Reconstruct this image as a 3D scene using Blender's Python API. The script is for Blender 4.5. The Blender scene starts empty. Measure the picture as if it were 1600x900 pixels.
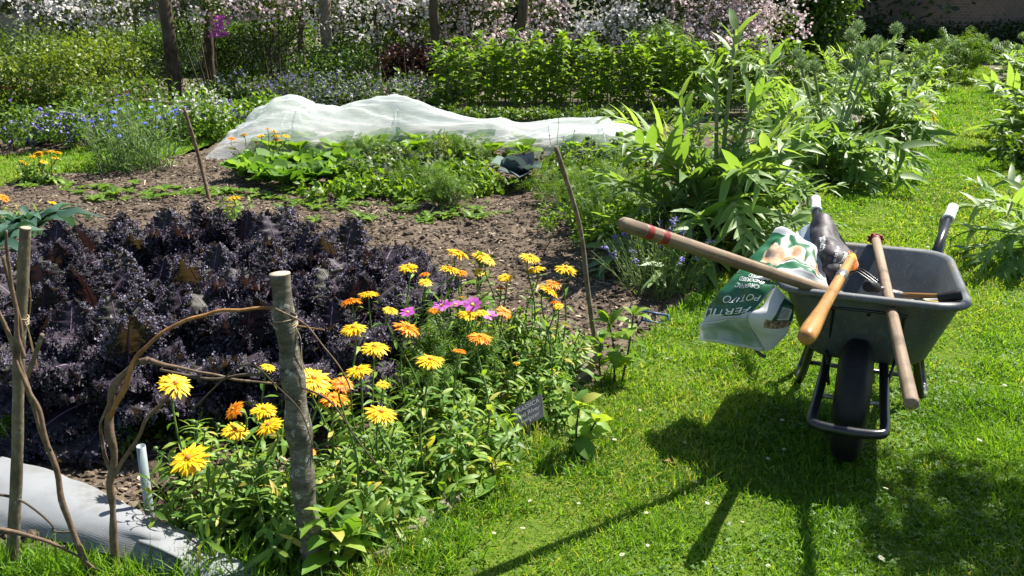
import bpy, math
import numpy as np
from math import radians, sin, cos, pi
from mathutils import Matrix, Vector

SC = bpy.context.scene
COL = SC.collection

# ------------------------------------------------------------------ camera, sky, sun, exposure
H, FPX, YH = 1.45, 1450.0, -20.0
PITCH = math.atan((450 - YH) / FPX)
cam = bpy.data.cameras.new('camera')
cam.sensor_width = 36.0
cam.lens = 36.0 * FPX / 1600.0
cam.clip_start = 0.05
cam.clip_end = 400
cam_ob = bpy.data.objects.new('camera', cam)
COL.objects.link(cam_ob)
cam_ob.location = (0, 0, H)
cam_ob.rotation_euler = (pi / 2 - PITCH, 0, 0)
SC.camera = cam_ob

SHX, SHY = -0.56, -0.40                  # ground shift of a shadow per metre of height
SUN_EL = math.atan2(1.0, math.hypot(SHX, SHY))
SUN_AZ = math.atan2(-SHX, -SHY)          # from +Y towards +X
world = bpy.data.worlds.new('World')
SC.world = world
world.use_nodes = True
wn = world.node_tree
bg = wn.nodes['Background']
sky = wn.nodes.new('ShaderNodeTexSky')
sky.sky_type = 'NISHITA'
sky.sun_disc = False
sky.sun_elevation = SUN_EL
sky.sun_rotation = SUN_AZ
bg.inputs['Strength'].default_value = 0.065
wn.links.new(sky.outputs['Color'], bg.inputs['Color'])

sun = bpy.data.lights.new('sun', 'SUN')
sun.energy = 5.0
sun.angle = radians(0.5)
sun.color = (1.0, 0.95, 0.86)
sun_ob = bpy.data.objects.new('sun', sun)
COL.objects.link(sun_ob)
sun_ob.location = (8, 6, 12)
sun_ob.rotation_euler = Vector((-SHX, -SHY, 1)).to_track_quat('Z', 'Y').to_euler()

SC.view_settings.view_transform = 'Standard'
SC.view_settings.look = 'None'
SC.view_settings.gamma = 1.0
SC.view_settings.use_curve_mapping = False
SC.view_settings.exposure = 1.4
SC.render.engine = 'CYCLES'
SC.cycles.max_bounces = 6
SC.cycles.diffuse_bounces = 3
SC.cycles.glossy_bounces = 2
SC.cycles.transmission_bounces = 4
SC.cycles.transparent_max_bounces = 8
SC.cycles.caustics_reflective = False
SC.cycles.caustics_refractive = False

# ------------------------------------------------------------------ helpers
def ray(px, py):
    x = (px - 800) / FPX
    y = -(py - 450) / FPX
    f = np.array([0, cos(PITCH), -sin(PITCH)])
    u = np.array([0, sin(PITCH), cos(PITCH)])
    return f + x * np.array([1.0, 0, 0]) + y * u

def at(px, py, z=0.0):
    d = ray(px, py)
    return np.array([0, 0, H]) + d * (z - H) / d[2]

def aty(px, py, Y):
    d = ray(px, py)
    return np.array([0, 0, H]) + d * Y / d[1]

def nrm(v):
    v = np.asarray(v, float)
    return v / np.maximum(np.linalg.norm(v, axis=-1, keepdims=True), 1e-9)

def noise(P, f, seed=0):
    """cheap smooth noise about -1..1 from summed waves"""
    r = np.random.RandomState(1000 + seed)
    P = np.asarray(P, float)
    o = np.zeros(P.shape[:-1])
    for _ in range(7):
        k = r.normal(size=P.shape[-1])
        k = k / np.linalg.norm(k) * f * r.uniform(.6, 1.6)
        o += np.sin(P @ k + r.uniform(0, 6.3))
    return o / 3.2

class T:
    """template: vertices, quads, tris and a 0..1 coordinate"""
    def __init__(s, V, Q=None, F=None, t=None):
        s.V = np.asarray(V, float)
        s.Q = np.asarray(Q if Q is not None else [], int).reshape(-1, 4)
        s.F = np.asarray(F if F is not None else [], int).reshape(-1, 3)
        s.t = np.zeros(len(s.V)) if t is None else np.asarray(t, float)

def joinT(ts):
    V, Q, F, t, n = [], [], [], [], 0
    for a in ts:
        V.append(a.V); Q.append(a.Q + n); F.append(a.F + n); t.append(a.t); n += len(a.V)
    return T(np.concatenate(V), np.concatenate(Q), np.concatenate(F), np.concatenate(t))

class MB:
    def __init__(s):
        s.V, s.Q, s.F, s.QM, s.FM, s.A, s.B = [], [], [], [], [], [], []
        s.n = 0
    def add(s, V, Q=None, F=None, m=0, rnd=0.5, t=0.0):
        V = np.asarray(V, float).reshape(-1, 3)
        k = len(V)
        s.V.append(V)
        s.A.append(np.broadcast_to(np.asarray(rnd, float), (k,)))
        s.B.append(np.broadcast_to(np.asarray(t, float), (k,)))
        if Q is not None and len(Q):
            Q = np.asarray(Q, int).reshape(-1, 4); s.Q.append(Q + s.n)
            s.QM.append(np.broadcast_to(np.asarray(m, int), (len(Q),)))
        if F is not None and len(F):
            F = np.asarray(F, int).reshape(-1, 3); s.F.append(F + s.n)
            s.FM.append(np.broadcast_to(np.asarray(m, int), (len(F),)))
        s.n += k
    def inst(s, tp, M, m=0, rnd=None):
        N = len(M)
        if not N: return
        nv = len(tp.V)
        V = np.einsum('nij,vj->nvi', M[:, :3, :3], tp.V) + M[:, None, :3, 3]
        off = (np.arange(N) * nv)[:, None, None]
        if rnd is None: rnd = np.full(N, .5)
        Q = (tp.Q[None] + off).reshape(-1, 4) if len(tp.Q) else None
        F = (tp.F[None] + off).reshape(-1, 3) if len(tp.F) else None
        s.add(V, Q, F, m, np.repeat(rnd, nv), np.tile(tp.t, N))
    def build(s, name, mats, parent=None, smooth=True, loc=None):
        me = bpy.data.meshes.new(name)
        V = np.concatenate(s.V) if s.V else np.zeros((0, 3))
        nq = sum(len(q) for q in s.Q); nf = sum(len(q) for q in s.F)
        idx = []
        if nq: idx.append(np.concatenate(s.Q).ravel())
        if nf: idx.append(np.concatenate(s.F).ravel())
        idx = np.concatenate(idx) if idx else np.zeros(0, int)
        st = np.concatenate([np.arange(nq) * 4, nq * 4 + np.arange(nf) * 3])
        mi = np.concatenate(([np.concatenate(s.QM)] if nq else []) + ([np.concatenate(s.FM)] if nf else []))
        me.vertices.add(len(V)); me.vertices.foreach_set('co', V.astype(np.float32).ravel())
        me.loops.add(len(idx)); me.loops.foreach_set('vertex_index', idx.astype(np.int32))
        me.polygons.add(nq + nf); me.polygons.foreach_set('loop_start', st.astype(np.int32))
        me.polygons.foreach_set('material_index', mi.astype(np.int32))
        me.polygons.foreach_set('use_smooth', np.full(nq + nf, bool(smooth)))
        for nm, dat in (('rnd', s.A), ('tt', s.B)):
            a = me.attributes.new(nm, 'FLOAT', 'POINT')
            a.data.foreach_set('value', np.concatenate(dat).astype(np.float32))
        for m in (mats if isinstance(mats, (list, tuple)) else [mats]):
            me.materials.append(m)
        me.update(calc_edges=True)
        me.validate()
        o = bpy.data.objects.new(name, me)
        COL.objects.link(o)
        if parent is not None: o.parent = parent
        if loc is not None: o.location = loc
        return o

def tag(o, label, cat, group=None):
    o['label'] = label; o['category'] = cat
    if group: o['group'] = group
    return o

def kind(o, k):
    o['kind'] = k
    return o

def thing(name, label, cat, loc=(0, 0, 0), rz=0.0, group=None):
    o = bpy.data.objects.new(name, None)
    COL.objects.link(o)
    o.empty_display_size = .1
    o.location = loc; o.rotation_euler = (0, 0, rz)
    return tag(o, label, cat, group)

def copy_tree(o, loc, rz=0.0, sc=1.0, label=None, group=None, parent=None):
    c = o.copy(); COL.objects.link(c)
    if parent is not None:
        c.parent = parent
    else:
        c.location = loc; c.rotation_euler = (0, 0, rz); c.scale = (sc, sc, sc)
        if label: c['label'] = label
        if group: c['group'] = group
    for ch in list(o.children):
        copy_tree(ch, None, parent=c)
    return c

def frames(P, D, U, S):
    D = nrm(D); X = np.cross(D, np.broadcast_to(U, D.shape))
    bad = np.linalg.norm(X, axis=1) < 1e-3
    X[bad] = np.cross(D[bad], [1, .3, .1])
    X = nrm(X); Z = np.cross(X, D)
    S = np.asarray(S, float)
    if S.ndim == 0: S = np.full((len(D), 3), float(S))
    if S.ndim == 1: S = np.repeat(S[:, None], 3, 1)
    M = np.zeros((len(D), 4, 4))
    M[:, :3, 0] = X * S[:, :1]; M[:, :3, 1] = D * S[:, 1:2]; M[:, :3, 2] = Z * S[:, 2:3]
    M[:, :3, 3] = P; M[:, 3, 3] = 1
    return M

def spline(P, n=8):
    P = np.asarray(P, float)
    if len(P) < 3: 
        t = np.linspace(0, 1, n + 1)[:, None]
        return P[0] * (1 - t) + P[-1] * t
    Q = np.concatenate([[2 * P[0] - P[1]], P, [2 * P[-1] - P[-2]]])
    out = []
    for i in range(len(P) - 1):
        a, b, c, d = Q[i:i + 4]
        t = np.linspace(0, 1, n, endpoint=False)[:, None]
        out.append(.5 * ((2 * b) + (c - a) * t + (2 * a - 5 * b + 4 * c - d) * t ** 2 + (3 * b - a - 3 * c + d) * t ** 3))
    out.append(P[-1:])
    return np.concatenate(out)

def tube(mb, P, r, k=8, m=0, rnd=.5, cap=True, rough=0.0, seed=0):
    P = np.asarray(P, float); n = len(P)
    if rough > .09 and n > 8:      # knobbly wood wanders as it grows
        w_ = np.sin(np.linspace(0, pi, n))[:, None] * float(np.max(r)) * .55
        P = P + w_ * np.stack([noise(P, 55, seed + q) for q in (5, 6, 7)], -1)
    r = np.broadcast_to(np.asarray(r, float), (n,))
    Tn = nrm(np.gradient(P, axis=0))
    ref = np.array([0, 0, 1.0]) if abs(Tn[0, 2]) < .9 else np.array([1.0, 0, 0])
    N = nrm(np.cross(Tn[0], ref))
    Ns = [N]
    for i in range(1, n):
        N = N - Tn[i] * (N @ Tn[i]); N = N / max(np.linalg.norm(N), 1e-9); Ns.append(N)
    Ns = np.array(Ns); Bs = np.cross(Tn, Ns)
    a = np.linspace(0, 2 * pi, k, endpoint=False)
    rr = r[:, None] * np.ones(k)
    if rough:
        q = P[:, None] + (Ns[:, None] * np.cos(a)[None, :, None] + Bs[:, None] * np.sin(a)[None, :, None]) * rr[..., None]
        rr = rr * (1 + rough * noise(q, 60, seed) + rough * .8 * noise(q, 22, seed + 1))
    V = P[:, None] + (Ns[:, None] * np.cos(a)[None, :, None] + Bs[:, None] * np.sin(a)[None, :, None]) * rr[..., None]
    V = V.reshape(-1, 3)
    i = np.arange(n - 1)[:, None] * k; j = np.arange(k)[None]; j2 = (j + 1) % k
    Q = np.stack([i + j, i + j2, i + k + j2, i + k + j], -1).reshape(-1, 4)
    F = None
    t = np.repeat(np.linspace(0, 1, n), k)
    if cap:
        V = np.concatenate([V, P[:1], P[-1:]]); t = np.append(t, [0, 1])
        c0, c1 = n * k, n * k + 1
        j = np.arange(k); j2 = (j + 1) % k
        F = np.concatenate([np.stack([np.full(k, c0), j2, j], -1),
                            np.stack([np.full(k, c1), (n - 1) * k + j, (n - 1) * k + j2], -1)])
    mb.add(V, Q, F, m, rnd, t)

def loft(mb, loops, m=0, rnd=.5, close=True, cap0=False, cap1=False):
    """loops: list of (k,3) rings joined in order"""
    L = np.array(loops); n, k = L.shape[:2]
    V = L.reshape(-1, 3)
    i = np.arange(n - 1)[:, None] * k; kk = k if close else k - 1
    j = np.arange(kk)[None]; j2 = (j + 1) % k
    Q = np.stack([i + j, i + j2, i + k + j2, i + k + j], -1).reshape(-1, 4)
    F = []
    j = np.arange(k); j2 = (j + 1) % k
    ex = []
    if cap0:
        ex.append(L[0].mean(0)); F.append(np.stack([np.full(k, n * k), j2, j], -1))
    if cap1:
        ex.append(L[-1].mean(0)); F.append(np.stack([np.full(k, n * k + len(ex) - 1), (n - 1) * k + j, (n - 1) * k + j2], -1))
    if ex: V = np.concatenate([V, ex])
    mb.add(V, Q, np.concatenate(F) if F else None, m, rnd)

def lathe(mb, prof, o, ax, k=20, m=0, rnd=.5, cap0=True, cap1=True):
    """prof: (distance along axis, radius)"""
    ax = nrm(ax); ref = np.array([0, 0, 1.0]) if abs(ax[2]) < .9 else np.array([1.0, 0, 0])
    N = nrm(np.cross(ax, ref)); B = np.cross(ax, N)
    a = np.linspace(0, 2 * pi, k, endpoint=False)
    ring = N[None] * np.cos(a)[:, None] + B[None] * np.sin(a)[:, None]
    loft(mb, [np.asarray(o) + ax * d + ring * r for d, r in prof], m, rnd, True, cap0, cap1)

def box(mb, c, s, m=0, rnd=.5, R=None, bev=.0):
    x, y, z = np.asarray(s) / 2
    if bev:
        def ring(zz, ins):
            a, b = x - ins, y - ins
            e = bev
            return np.array([(-a + e, -b, zz), (a - e, -b, zz), (a, -b + e, zz), (a, b - e, zz), (a - e, b, zz), (-a + e, b, zz), (-a, b - e, zz), (-a, -b + e, zz)])
        L = [ring(-z, bev), ring(-z + bev, 0), ring(z - bev, 0), ring(z, bev)]
        L = [l @ (np.eye(3) if R is None else np.asarray(R).T) + c for l in L]
        loft(mb, L, m, rnd, True, True, True)
        return
    V = np.array([(sx * x, sy * y, sz * z) for sz in (-1, 1) for sx, sy in ((-1, -1), (1, -1), (1, 1), (-1, 1))])
    if R is not None: V = V @ np.asarray(R).T
    V = V + c
    mb.add(V, [(3, 2, 1, 0), (4, 5, 6, 7), (0, 1, 5, 4), (1, 2, 6, 5), (2, 3, 7, 6), (3, 0, 4, 7)], None, m, rnd)

def bend(V, curl):
    V = np.array(V, float)
    if abs(curl) < 1e-4: return V
    y = V[:, 1].copy(); z = V[:, 2].copy(); a = curl * y
    V[:, 1] = np.sin(a) / curl + z * np.sin(a)
    V[:, 2] = -(1 - np.cos(a)) / curl + z * np.cos(a)
    return V

PROF = {
    'oval': lambda t: np.sin(pi * t ** .85) ** .75,
    'lance': lambda t: np.sin(pi * t ** .7) ** .9,
    'spoon': lambda t: .22 + .78 * np.sin(pi * np.clip((t - .15) / .85, 0, 1) ** 1.25) ** .8,
    'tri': lambda t: np.minimum(1, .75 + t * 2) * np.clip(1 - t, 0, 1) ** .75,
    'strap': lambda t: np.minimum(1, np.minimum(t * 6 + .35, (1 - t) * 3 + .02)),
}
def leafT(W=.35, n=4, prof='oval', fold=.25, curl=.5, wav=0.0, seed=0):
    """a leaf of length 1 along +Y, folded on its midrib"""
    n = max(n, 2)
    t = np.linspace(0, 1, n + 1)
    w = np.maximum(PROF[prof](np.clip(t, 0, 1)), .03) * W / 2
    w[-1] = .004
    r = np.random.RandomState(seed)
    j = r.uniform(-1, 1, (n + 1, 2)) * wav
    V = np.concatenate([np.stack([-w, t, fold * w + j[:, 0] * w], -1), np.stack([0 * t, t, 0 * t], -1), np.stack([w, t, fold * w + j[:, 1] * w], -1)])
    V = bend(V, curl)
    m = n + 1
    i = np.arange(n)
    Q = np.concatenate([np.stack([i, m + i, m + i + 1, i + 1], -1), np.stack([m + i, 2 * m + i, 2 * m + i + 1, m + i + 1], -1)])
    return T(V, Q, None, np.tile(t, 3))

def rdir(rng, n, up=0.0):
    v = nrm(rng.normal(size=(n, 3))); v[:, 2] += up
    return nrm(v)

def leaves_on(rng, mb, P, tp, size, n, elev=(20, 50), t0=.1, t1=1.0, m=0, a0=None, pair=False, rlo=0.0, rhi=1.0, shrink=0.0):
    """leaves spiralling up a stem polyline P"""
    P = np.asarray(P, float)
    Tn = nrm(np.gradient(P, axis=0))
    t = np.linspace(t0, t1, n) + rng.uniform(-.5, .5, n) * (t1 - t0) / max(n, 1) * .8
    t = np.clip(t, 0, 1) * (len(P) - 1)
    i = np.clip(t.astype(int), 0, len(P) - 2); f = (t - i)[:, None]
    p = P[i] * (1 - f) + P[i + 1] * f; tn = Tn[i]
    ang = (a0 if a0 is not None else rng.uniform(0, 6.3)) + np.arange(n) * 2.4 + rng.uniform(-.4, .4, n)
    if pair:
        ang = (a0 or rng.uniform(0, 6.3)) + np.arange(n) * pi + (np.arange(n) // 2) * (pi / 2) + rng.uniform(-.2, .2, n)
    ref = np.where(np.abs(tn[:, 2:]) < .9, np.array([[0, 0, 1.0]]), np.array([[1.0, 0, 0]]))
    A = nrm(np.cross(tn, ref)); B = np.cross(tn, A)
    rad = A * np.cos(ang)[:, None] + B * np.sin(ang)[:, None]
    e = np.radians(rng.uniform(elev[0], elev[1], n))[:, None]
    D = rad * np.cos(e) + tn * np.sin(e)
    S = rng.uniform(size[0], size[1], n) * (1 - shrink * np.linspace(0, 1, n))
    tps = tp if isinstance(tp, list) else [tp]
    which = rng.randint(0, len(tps), n)
    U = tn + rng.normal(size=(n, 3)) * .25
    M = frames(p, D, U, S)
    rr = rng.uniform(rlo, rhi, n)
    for q, tq in enumerate(tps):
        s = which == q
        mb.inst(tq, M[s], m, rr[s])

def cloud(rng, mb, centres, radii, n, tp, size, m=0, up=.4, shell=.55, rlo=0., rhi=1., flat=1.0):
    """leaves spread through the volume of several clumps"""
    centres = np.asarray(centres, float); radii = np.asarray(radii, float)
    if radii.ndim == 1: radii = np.repeat(radii[:, None], 3, 1)
    w = (radii.prod(1)) ** (2 / 3.); i = rng.choice(len(centres), n, p=w / w.sum())
    d = rdir(rng, n); rr = (shell + (1 - shell) * rng.uniform(0, 1, n) ** .6) * rng.uniform(.8, 1.12, n)
    P = centres[i] + d * radii[i] * rr[:, None]
    k = P[:, 2] > .01
    P, d = P[k], d[k]; n = len(P)
    D = nrm(d * [1, 1, .5] + rng.normal(size=(n, 3)) * .6)
    U = nrm(d * .5 + np.array([0, 0, up]) + rng.normal(size=(n, 3)) * .45)
    S = rng.uniform(size[0], size[1], n)
    clump = np.repeat(0, n) + noise(P, 4.0, 3) * .25
    r = np.clip(rng.uniform(rlo, rhi, n) + clump * (rhi - rlo), 0, 1)
    tps = tp if isinstance(tp, list) else [tp]
    wh = rng.randint(0, len(tps), n)
    M = frames(P, D, U, S)
    for q, tq in enumerate(tps):
        mb.inst(tq, M[wh == q], m, r[wh == q])
    return P

# ------------------------------------------------------------------ materials
def new_mat(name):
    m = bpy.data.materials.new(name); m.use_nodes = True
    nt = m.node_tree
    return m, nt, nt.nodes, nt.links, nt.nodes['Principled BSDF']

def attr(nt, name):
    a = nt.nodes.new('ShaderNodeAttribute'); a.attribute_name = name
    return a.outputs['Fac']

def ramp(nt, fac, cols, pos=None):
    r = nt.nodes.new('ShaderNodeValToRGB')
    e = r.color_ramp.elements
    pos = pos or [i / max(1, len(cols) - 1) for i in range(len(cols))]
    while len(e) < len(cols): e.new(.5)
    for i, c in enumerate(cols):
        e[i].position = pos[i]; e[i].color = (*c, 1)
    nt.links.new(fac, r.inputs['Fac'])
    return r.outputs['Color']

def tex(nt, scale, detail=4, rough=.55, coord='Object', stretch=None):
    tc = nt.nodes.new('ShaderNodeTexCoord'); mp = nt.nodes.new('ShaderNodeMapping')
    if stretch: mp.inputs['Scale'].default_value = stretch
    n = nt.nodes.new('ShaderNodeTexNoise')
    n.inputs['Scale'].default_value = scale; n.inputs['Detail'].default_value = detail; n.inputs['Roughness'].default_value = rough
    nt.links.new(tc.outputs[coord], mp.inputs['Vector']); nt.links.new(mp.outputs['Vector'], n.inputs['Vector'])
    return n.outputs['Fac']

def mixc(nt, fac, a, b, blend='MIX'):
    x = nt.nodes.new('ShaderNodeMix'); x.data_type = 'RGBA'; x.blend_type = blend
    for sock, v in ((x.inputs[0], fac), (x.inputs[6], a), (x.inputs[7], b)):
        if hasattr(v, 'is_linked'): nt.links.new(v, sock)
        elif isinstance(v, (int, float)): sock.default_value = v
        else: sock.default_value = (*v, 1)
    return x.outputs[2]

def bump(nt, bsdf, h, strength=.4, dist=.01):
    b = nt.nodes.new('ShaderNodeBump'); b.inputs['Strength'].default_value = strength; b.inputs['Distance'].default_value = dist
    nt.links.new(h, b.inputs['Height']); nt.links.new(b.outputs['Normal'], bsdf.inputs['Normal'])

def leafmat(name, cols, trans=.42, rough=.5, spec=.4, tmul=(1.7, 1.6, .6), vein=None, mottle=0.0, pos=None):
    m, nt, N, L, b = new_mat(name)
    col = ramp(nt, attr(nt, 'rnd'), cols, pos)
    if vein:
        v = nt.nodes.new('ShaderNodeMath'); v.operation = 'MULTIPLY'; v.inputs[1].default_value = 1.0
        L.new(attr(nt, 'tt'), v.inputs[0])
        col = mixc(nt, ramp(nt, v.outputs[0], [(1, 1, 1), (0, 0, 0)], [0.0, .35]), col, vein)
    if mottle:
        n = tex(nt, 55, 3)
        col = mixc(nt, ramp(nt, n, [(0, 0, 0), (mottle,) * 3], [.4, .7]), col, tuple(min(1, c * 1.9 + .01) for c in cols[-1]))
    L.new(col, b.inputs['Base Color'])
    b.inputs['Roughness'].default_value = rough
    b.inputs['Specular IOR Level'].default_value = spec
    t = N.new('ShaderNodeBsdfTranslucent')
    L.new(mixc(nt, 1.0, col, tmul, 'MULTIPLY'), t.inputs['Color'])
    mx = N.new('ShaderNodeMixShader'); mx.inputs[0].default_value = trans
    L.new(b.outputs[0], mx.inputs[1]); L.new(t.outputs[0], mx.inputs[2])
    L.new(mx.outputs[0], N['Material Output'].inputs['Surface'])
    return m

def plain(name, col, rough=.5, metal=0.0, spec=.5, var=None, vscale=8, bmp=None, bscale=60, stretch=None):
    m, nt, N, L, b = new_mat(name)
    if var is not None:
        L.new(mixc(nt, ramp(nt, tex(nt, vscale, 5, .6, stretch=stretch), [(0, 0, 0), (1, 1, 1)], [.35, .68]), col, var), b.inputs['Base Color'])
    else:
        b.inputs['Base Color'].default_value = (*col, 1)
    b.inputs['Roughness'].default_value = rough; b.inputs['Metallic'].default_value = metal
    b.inputs['Specular IOR Level'].default_value = spec
    if bmp: bump(nt, b, tex(nt, bscale, 5, .6, stretch=stretch), bmp, .004)
    return m

M = {}
M['grass'] = leafmat('grass blade', [(.065, .155, .012), (.12, .25, .018), (.195, .33, .03), (.33, .33, .10)], .5, .5, .35, (1.5, 1.45, .5))
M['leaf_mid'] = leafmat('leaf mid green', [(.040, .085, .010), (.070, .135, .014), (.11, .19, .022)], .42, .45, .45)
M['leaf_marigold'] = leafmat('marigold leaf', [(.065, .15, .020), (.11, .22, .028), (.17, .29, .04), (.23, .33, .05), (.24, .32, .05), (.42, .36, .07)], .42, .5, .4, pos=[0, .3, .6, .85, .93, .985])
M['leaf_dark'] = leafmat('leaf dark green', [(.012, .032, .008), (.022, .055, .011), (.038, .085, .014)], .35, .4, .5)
M['leaf_lime'] = leafmat('leaf lime green', [(.07, .15, .012), (.11, .21, .016), (.17, .28, .03)], .45, .45, .4)
M['leaf_rose'] = leafmat('rose leaf', [(.03, .055, .010), (.06, .10, .014), (.12, .165, .025)], .4, .45, .45)
M['leaf_yellow'] = leafmat('hedge leaf golden', [(.025, .055, .008), (.075, .13, .012), (.17, .23, .02)], .42, .45, .4)
M['leaf_silver'] = leafmat('artichoke leaf', [(.060, .135, .030), (.095, .185, .040), (.14, .235, .06)], .42, .5, .5, (1.6, 1.6, .5))
M['leaf_sage'] = leafmat('sage leaf', [(.035, .06, .03), (.06, .09, .045), (.09, .12, .07)], .35, .6, .3)
M['leaf_feather'] = leafmat('feathery frond', [(.06, .13, .014), (.10, .19, .02), (.15, .25, .035)], .4, .5, .3)
M['leaf_blue'] = leafmat('cornflower leaf', [(.07, .15, .04), (.11, .20, .05), (.16, .27, .08)], .4, .55, .3)
M['leaf_chard'] = leafmat('lettuce leaf', [(.06, .14, .02), (.11, .22, .035), (.19, .31, .06)], .45, .6, .25, (1.5, 1.5, .5))
M['leaf_burgundy'] = leafmat('burgundy leaf', [(.03, .012, .012), (.055, .02, .016), (.07, .035, .02)], .3, .5, .4, (1.6, 1, .8))
M['leaf_cabbage'] = leafmat('red cabbage leaf', [(.05, .06, .10), (.08, .11, .13), (.11, .17, .14)], .25, .65, .3, (1.2, 1.2, 1.0))
M['leaf_dry'] = leafmat('dry leaf', [(.20, .12, .05), (.34, .22, .09), (.42, .30, .10)], .3, .7, .2, (1.2, 1.1, .7))
M['kale_frill'] = leafmat('purple kale frill', [(.050, .068, .036), (.030, .026, .036), (.060, .052, .080), (.17, .16, .205), (.32, .31, .37)], .12, .65, .35, (1.5, .9, 1.3), pos=[.04, .24, .5, .78, 1])
M['kale_blade'] = leafmat('purple kale blade', [(.020, .014, .026), (.034, .025, .034), (.040, .042, .026)], .25, .6, .35, (1.9, 1.3, .6))
M['kale_rib'] = plain('purple kale rib', (.10, .05, .11), .45, var=(.16, .10, .17), vscale=30)
M['kale_green'] = leafmat('black kale leaf', [(.02, .06, .04), (.04, .095, .065), (.075, .15, .10)], .25, .6, .4, (1.3, 1.5, .8))
M['stem_green'] = plain('green stem', (.07, .13, .025), .5, var=(.11, .17, .035), vscale=20)
M['stem_pale'] = plain('pale stem', (.14, .20, .07), .55, var=(.18, .22, .10), vscale=20)
M['stem_dark'] = plain('dark stem', (.035, .03, .02), .7, var=(.06, .05, .03), vscale=20)
M['petal_yellow'] = leafmat('yellow petal', [(.78, .46, .008), (.82, .54, .012), (.84, .60, .035)], .25, .5, .3, (1.1, 1.1, 1))
M['petal_orange'] = leafmat('orange petal', [(.78, .20, .006), (.82, .28, .008), (.84, .36, .012)], .25, .5, .3, (1.1, 1.1, 1))
M['petal_pale'] = leafmat('pale yellow petal', [(.60, .56, .12), (.70, .66, .22)], .3, .6, .2, (1, 1, 1))
M['disc_orange'] = plain('flower eye', (.55, .20, .01), .7, var=(.30, .09, .01), vscale=120)
M['disc_yellow'] = plain('yellow eye', (.70, .45, .02), .7)
M['petal_purple'] = leafmat('magenta petal', [(.36, .05, .32), (.46, .09, .42), (.52, .16, .50)], .3, .5, .3, (1.1, 1, 1.1))
M['petal_blue'] = leafmat('blue petal', [(.06, .09, .45), (.10, .16, .58), (.18, .26, .66)], .3, .5, .3, (1.1, 1, 1.1))
M['petal_lilac'] = leafmat('lilac petal', [(.18, .14, .42), (.27, .23, .54), (.40, .36, .66)], .25, .6, .2, (1, 1, 1.1))
M['petal_white'] = leafmat('white petal', [(.72, .68, .66), (.80, .77, .75), (.86, .85, .83)], .5, .6, .2, (1, 1, 1))
M['petal_pink'] = leafmat('pale pink rose petal', [(.60, .45, .46), (.72, .60, .61), (.82, .76, .76)], .5, .6, .2, (1, 1, 1))
M['petal_red'] = leafmat('crimson petal', [(.28, .008, .04), (.38, .015, .07), (.48, .03, .14)], .25, .5, .3, (1, 1, 1))

def woodmat(name, a, b_, rough=.75, stretch=(1, 1, .12), scale=40, bmp=.35, lichen=None):
    m, nt, N, L, b = new_mat(name)
    n = tex(nt, scale, 6, .6, stretch=stretch)
    col = ramp(nt, n, [a, tuple((x + y) / 2 for x, y in zip(a, b_)), b_], [.32, .5, .68])
    n2 = tex(nt, 9, 4, .6)
    col = mixc(nt, ramp(nt, n2, [(0, 0, 0), (.75, .75, .75)], [.48, .68]), col, tuple(x * .55 for x in a))
    if lichen:
        n3 = tex(nt, 26, 5, .7)
        col = mixc(nt, ramp(nt, n3, [(0, 0, 0), (.85, .85, .85)], [.57, .64]), col, lichen)
    L.new(col, b.inputs['Base Color']); b.inputs['Roughness'].default_value = rough
    b.inputs['Specular IOR Level'].default_value = .3
    bump(nt, b, n, bmp, .004)
    return m
M['bark'] = woodmat('hazel bark', (.085, .068, .045), (.20, .165, .11), .85, (1, 1, .5), 60, .6, (.26, .27, .22))
M['bark_log'] = woodmat('log bark', (.048, .044, .031), (.19, .17, .13), .9, (.6, .6, 1.6), 42, 1.0, (.40, .42, .34))
M['bark_twig'] = woodmat('twig bark', (.09, .055, .035), (.19, .13, .085), .8, (1, 1, 1), 50, .5, (.22, .20, .15))
M['bark_peel'] = woodmat('peeling orange bark', (.20, .085, .03), (.36, .19, .07), .75, (1, 1, 1), 40, .6)
M['bark_dark'] = woodmat('dark trunk bark', (.045, .035, .022), (.11, .085, .055), .9, (1, 1, .2), 25, .8)
M['cutwood'] = woodmat('sawn log end', (.32, .27, .19), (.46, .40, .30), .8, (1, 1, 1), 30, .3)
M['shaft_grey'] = woodmat('weathered ash shaft', (.13, .09, .058), (.27, .205, .14), .7, (1, 1, .03), 90, .25)
M['shaft_warm'] = woodmat('varnished wood grip', (.27, .125, .03), (.45, .235, .07), .35, (1, 1, .06), 45, .08)
M['red_paint'] = plain('red paint', (.24, .016, .02), .5, var=(.16, .02, .02), vscale=60)
M['black_paint'] = plain('black painted steel', (.006, .007, .010), .28, spec=.6, var=(.016, .017, .02), vscale=50, bmp=.08)
M['rubber'] = plain('black rubber', (.005, .005, .0055), .6, spec=.35, var=(.014, .013, .012), vscale=40)
M['white_grip'] = plain('white plastic grip', (.74, .74, .70), .45, var=(.6, .6, .55), vscale=25)
M['steel'] = plain('worn steel', (.30, .30, .30), .42, metal=.85, var=(.14, .12, .10), vscale=40)
M['galv'] = plain('galvanised pipe', (.30, .34, .35), .55, metal=.35, var=(.22, .26, .27), vscale=14)
M['slate'] = plain('slate plaque', (.085, .08, .088), .55, var=(.12, .11, .12), vscale=20, bmp=.2)
M['white_ink'] = plain('white paint lettering', (.78, .78, .76), .6)
M['blue_plastic'] = plain('dark blue plastic', (.02, .06, .16), .4, var=(.04, .10, .22), vscale=30)
M['stone'] = plain('pale stone', (.36, .34, .30), .85, var=(.24, .22, .18), vscale=18, bmp=.5, bscale=40)
M['kerb'] = plain('weathered concrete edging', (.19, .17, .13), .9, var=(.11, .10, .06), vscale=14, bmp=.6, bscale=45)
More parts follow.
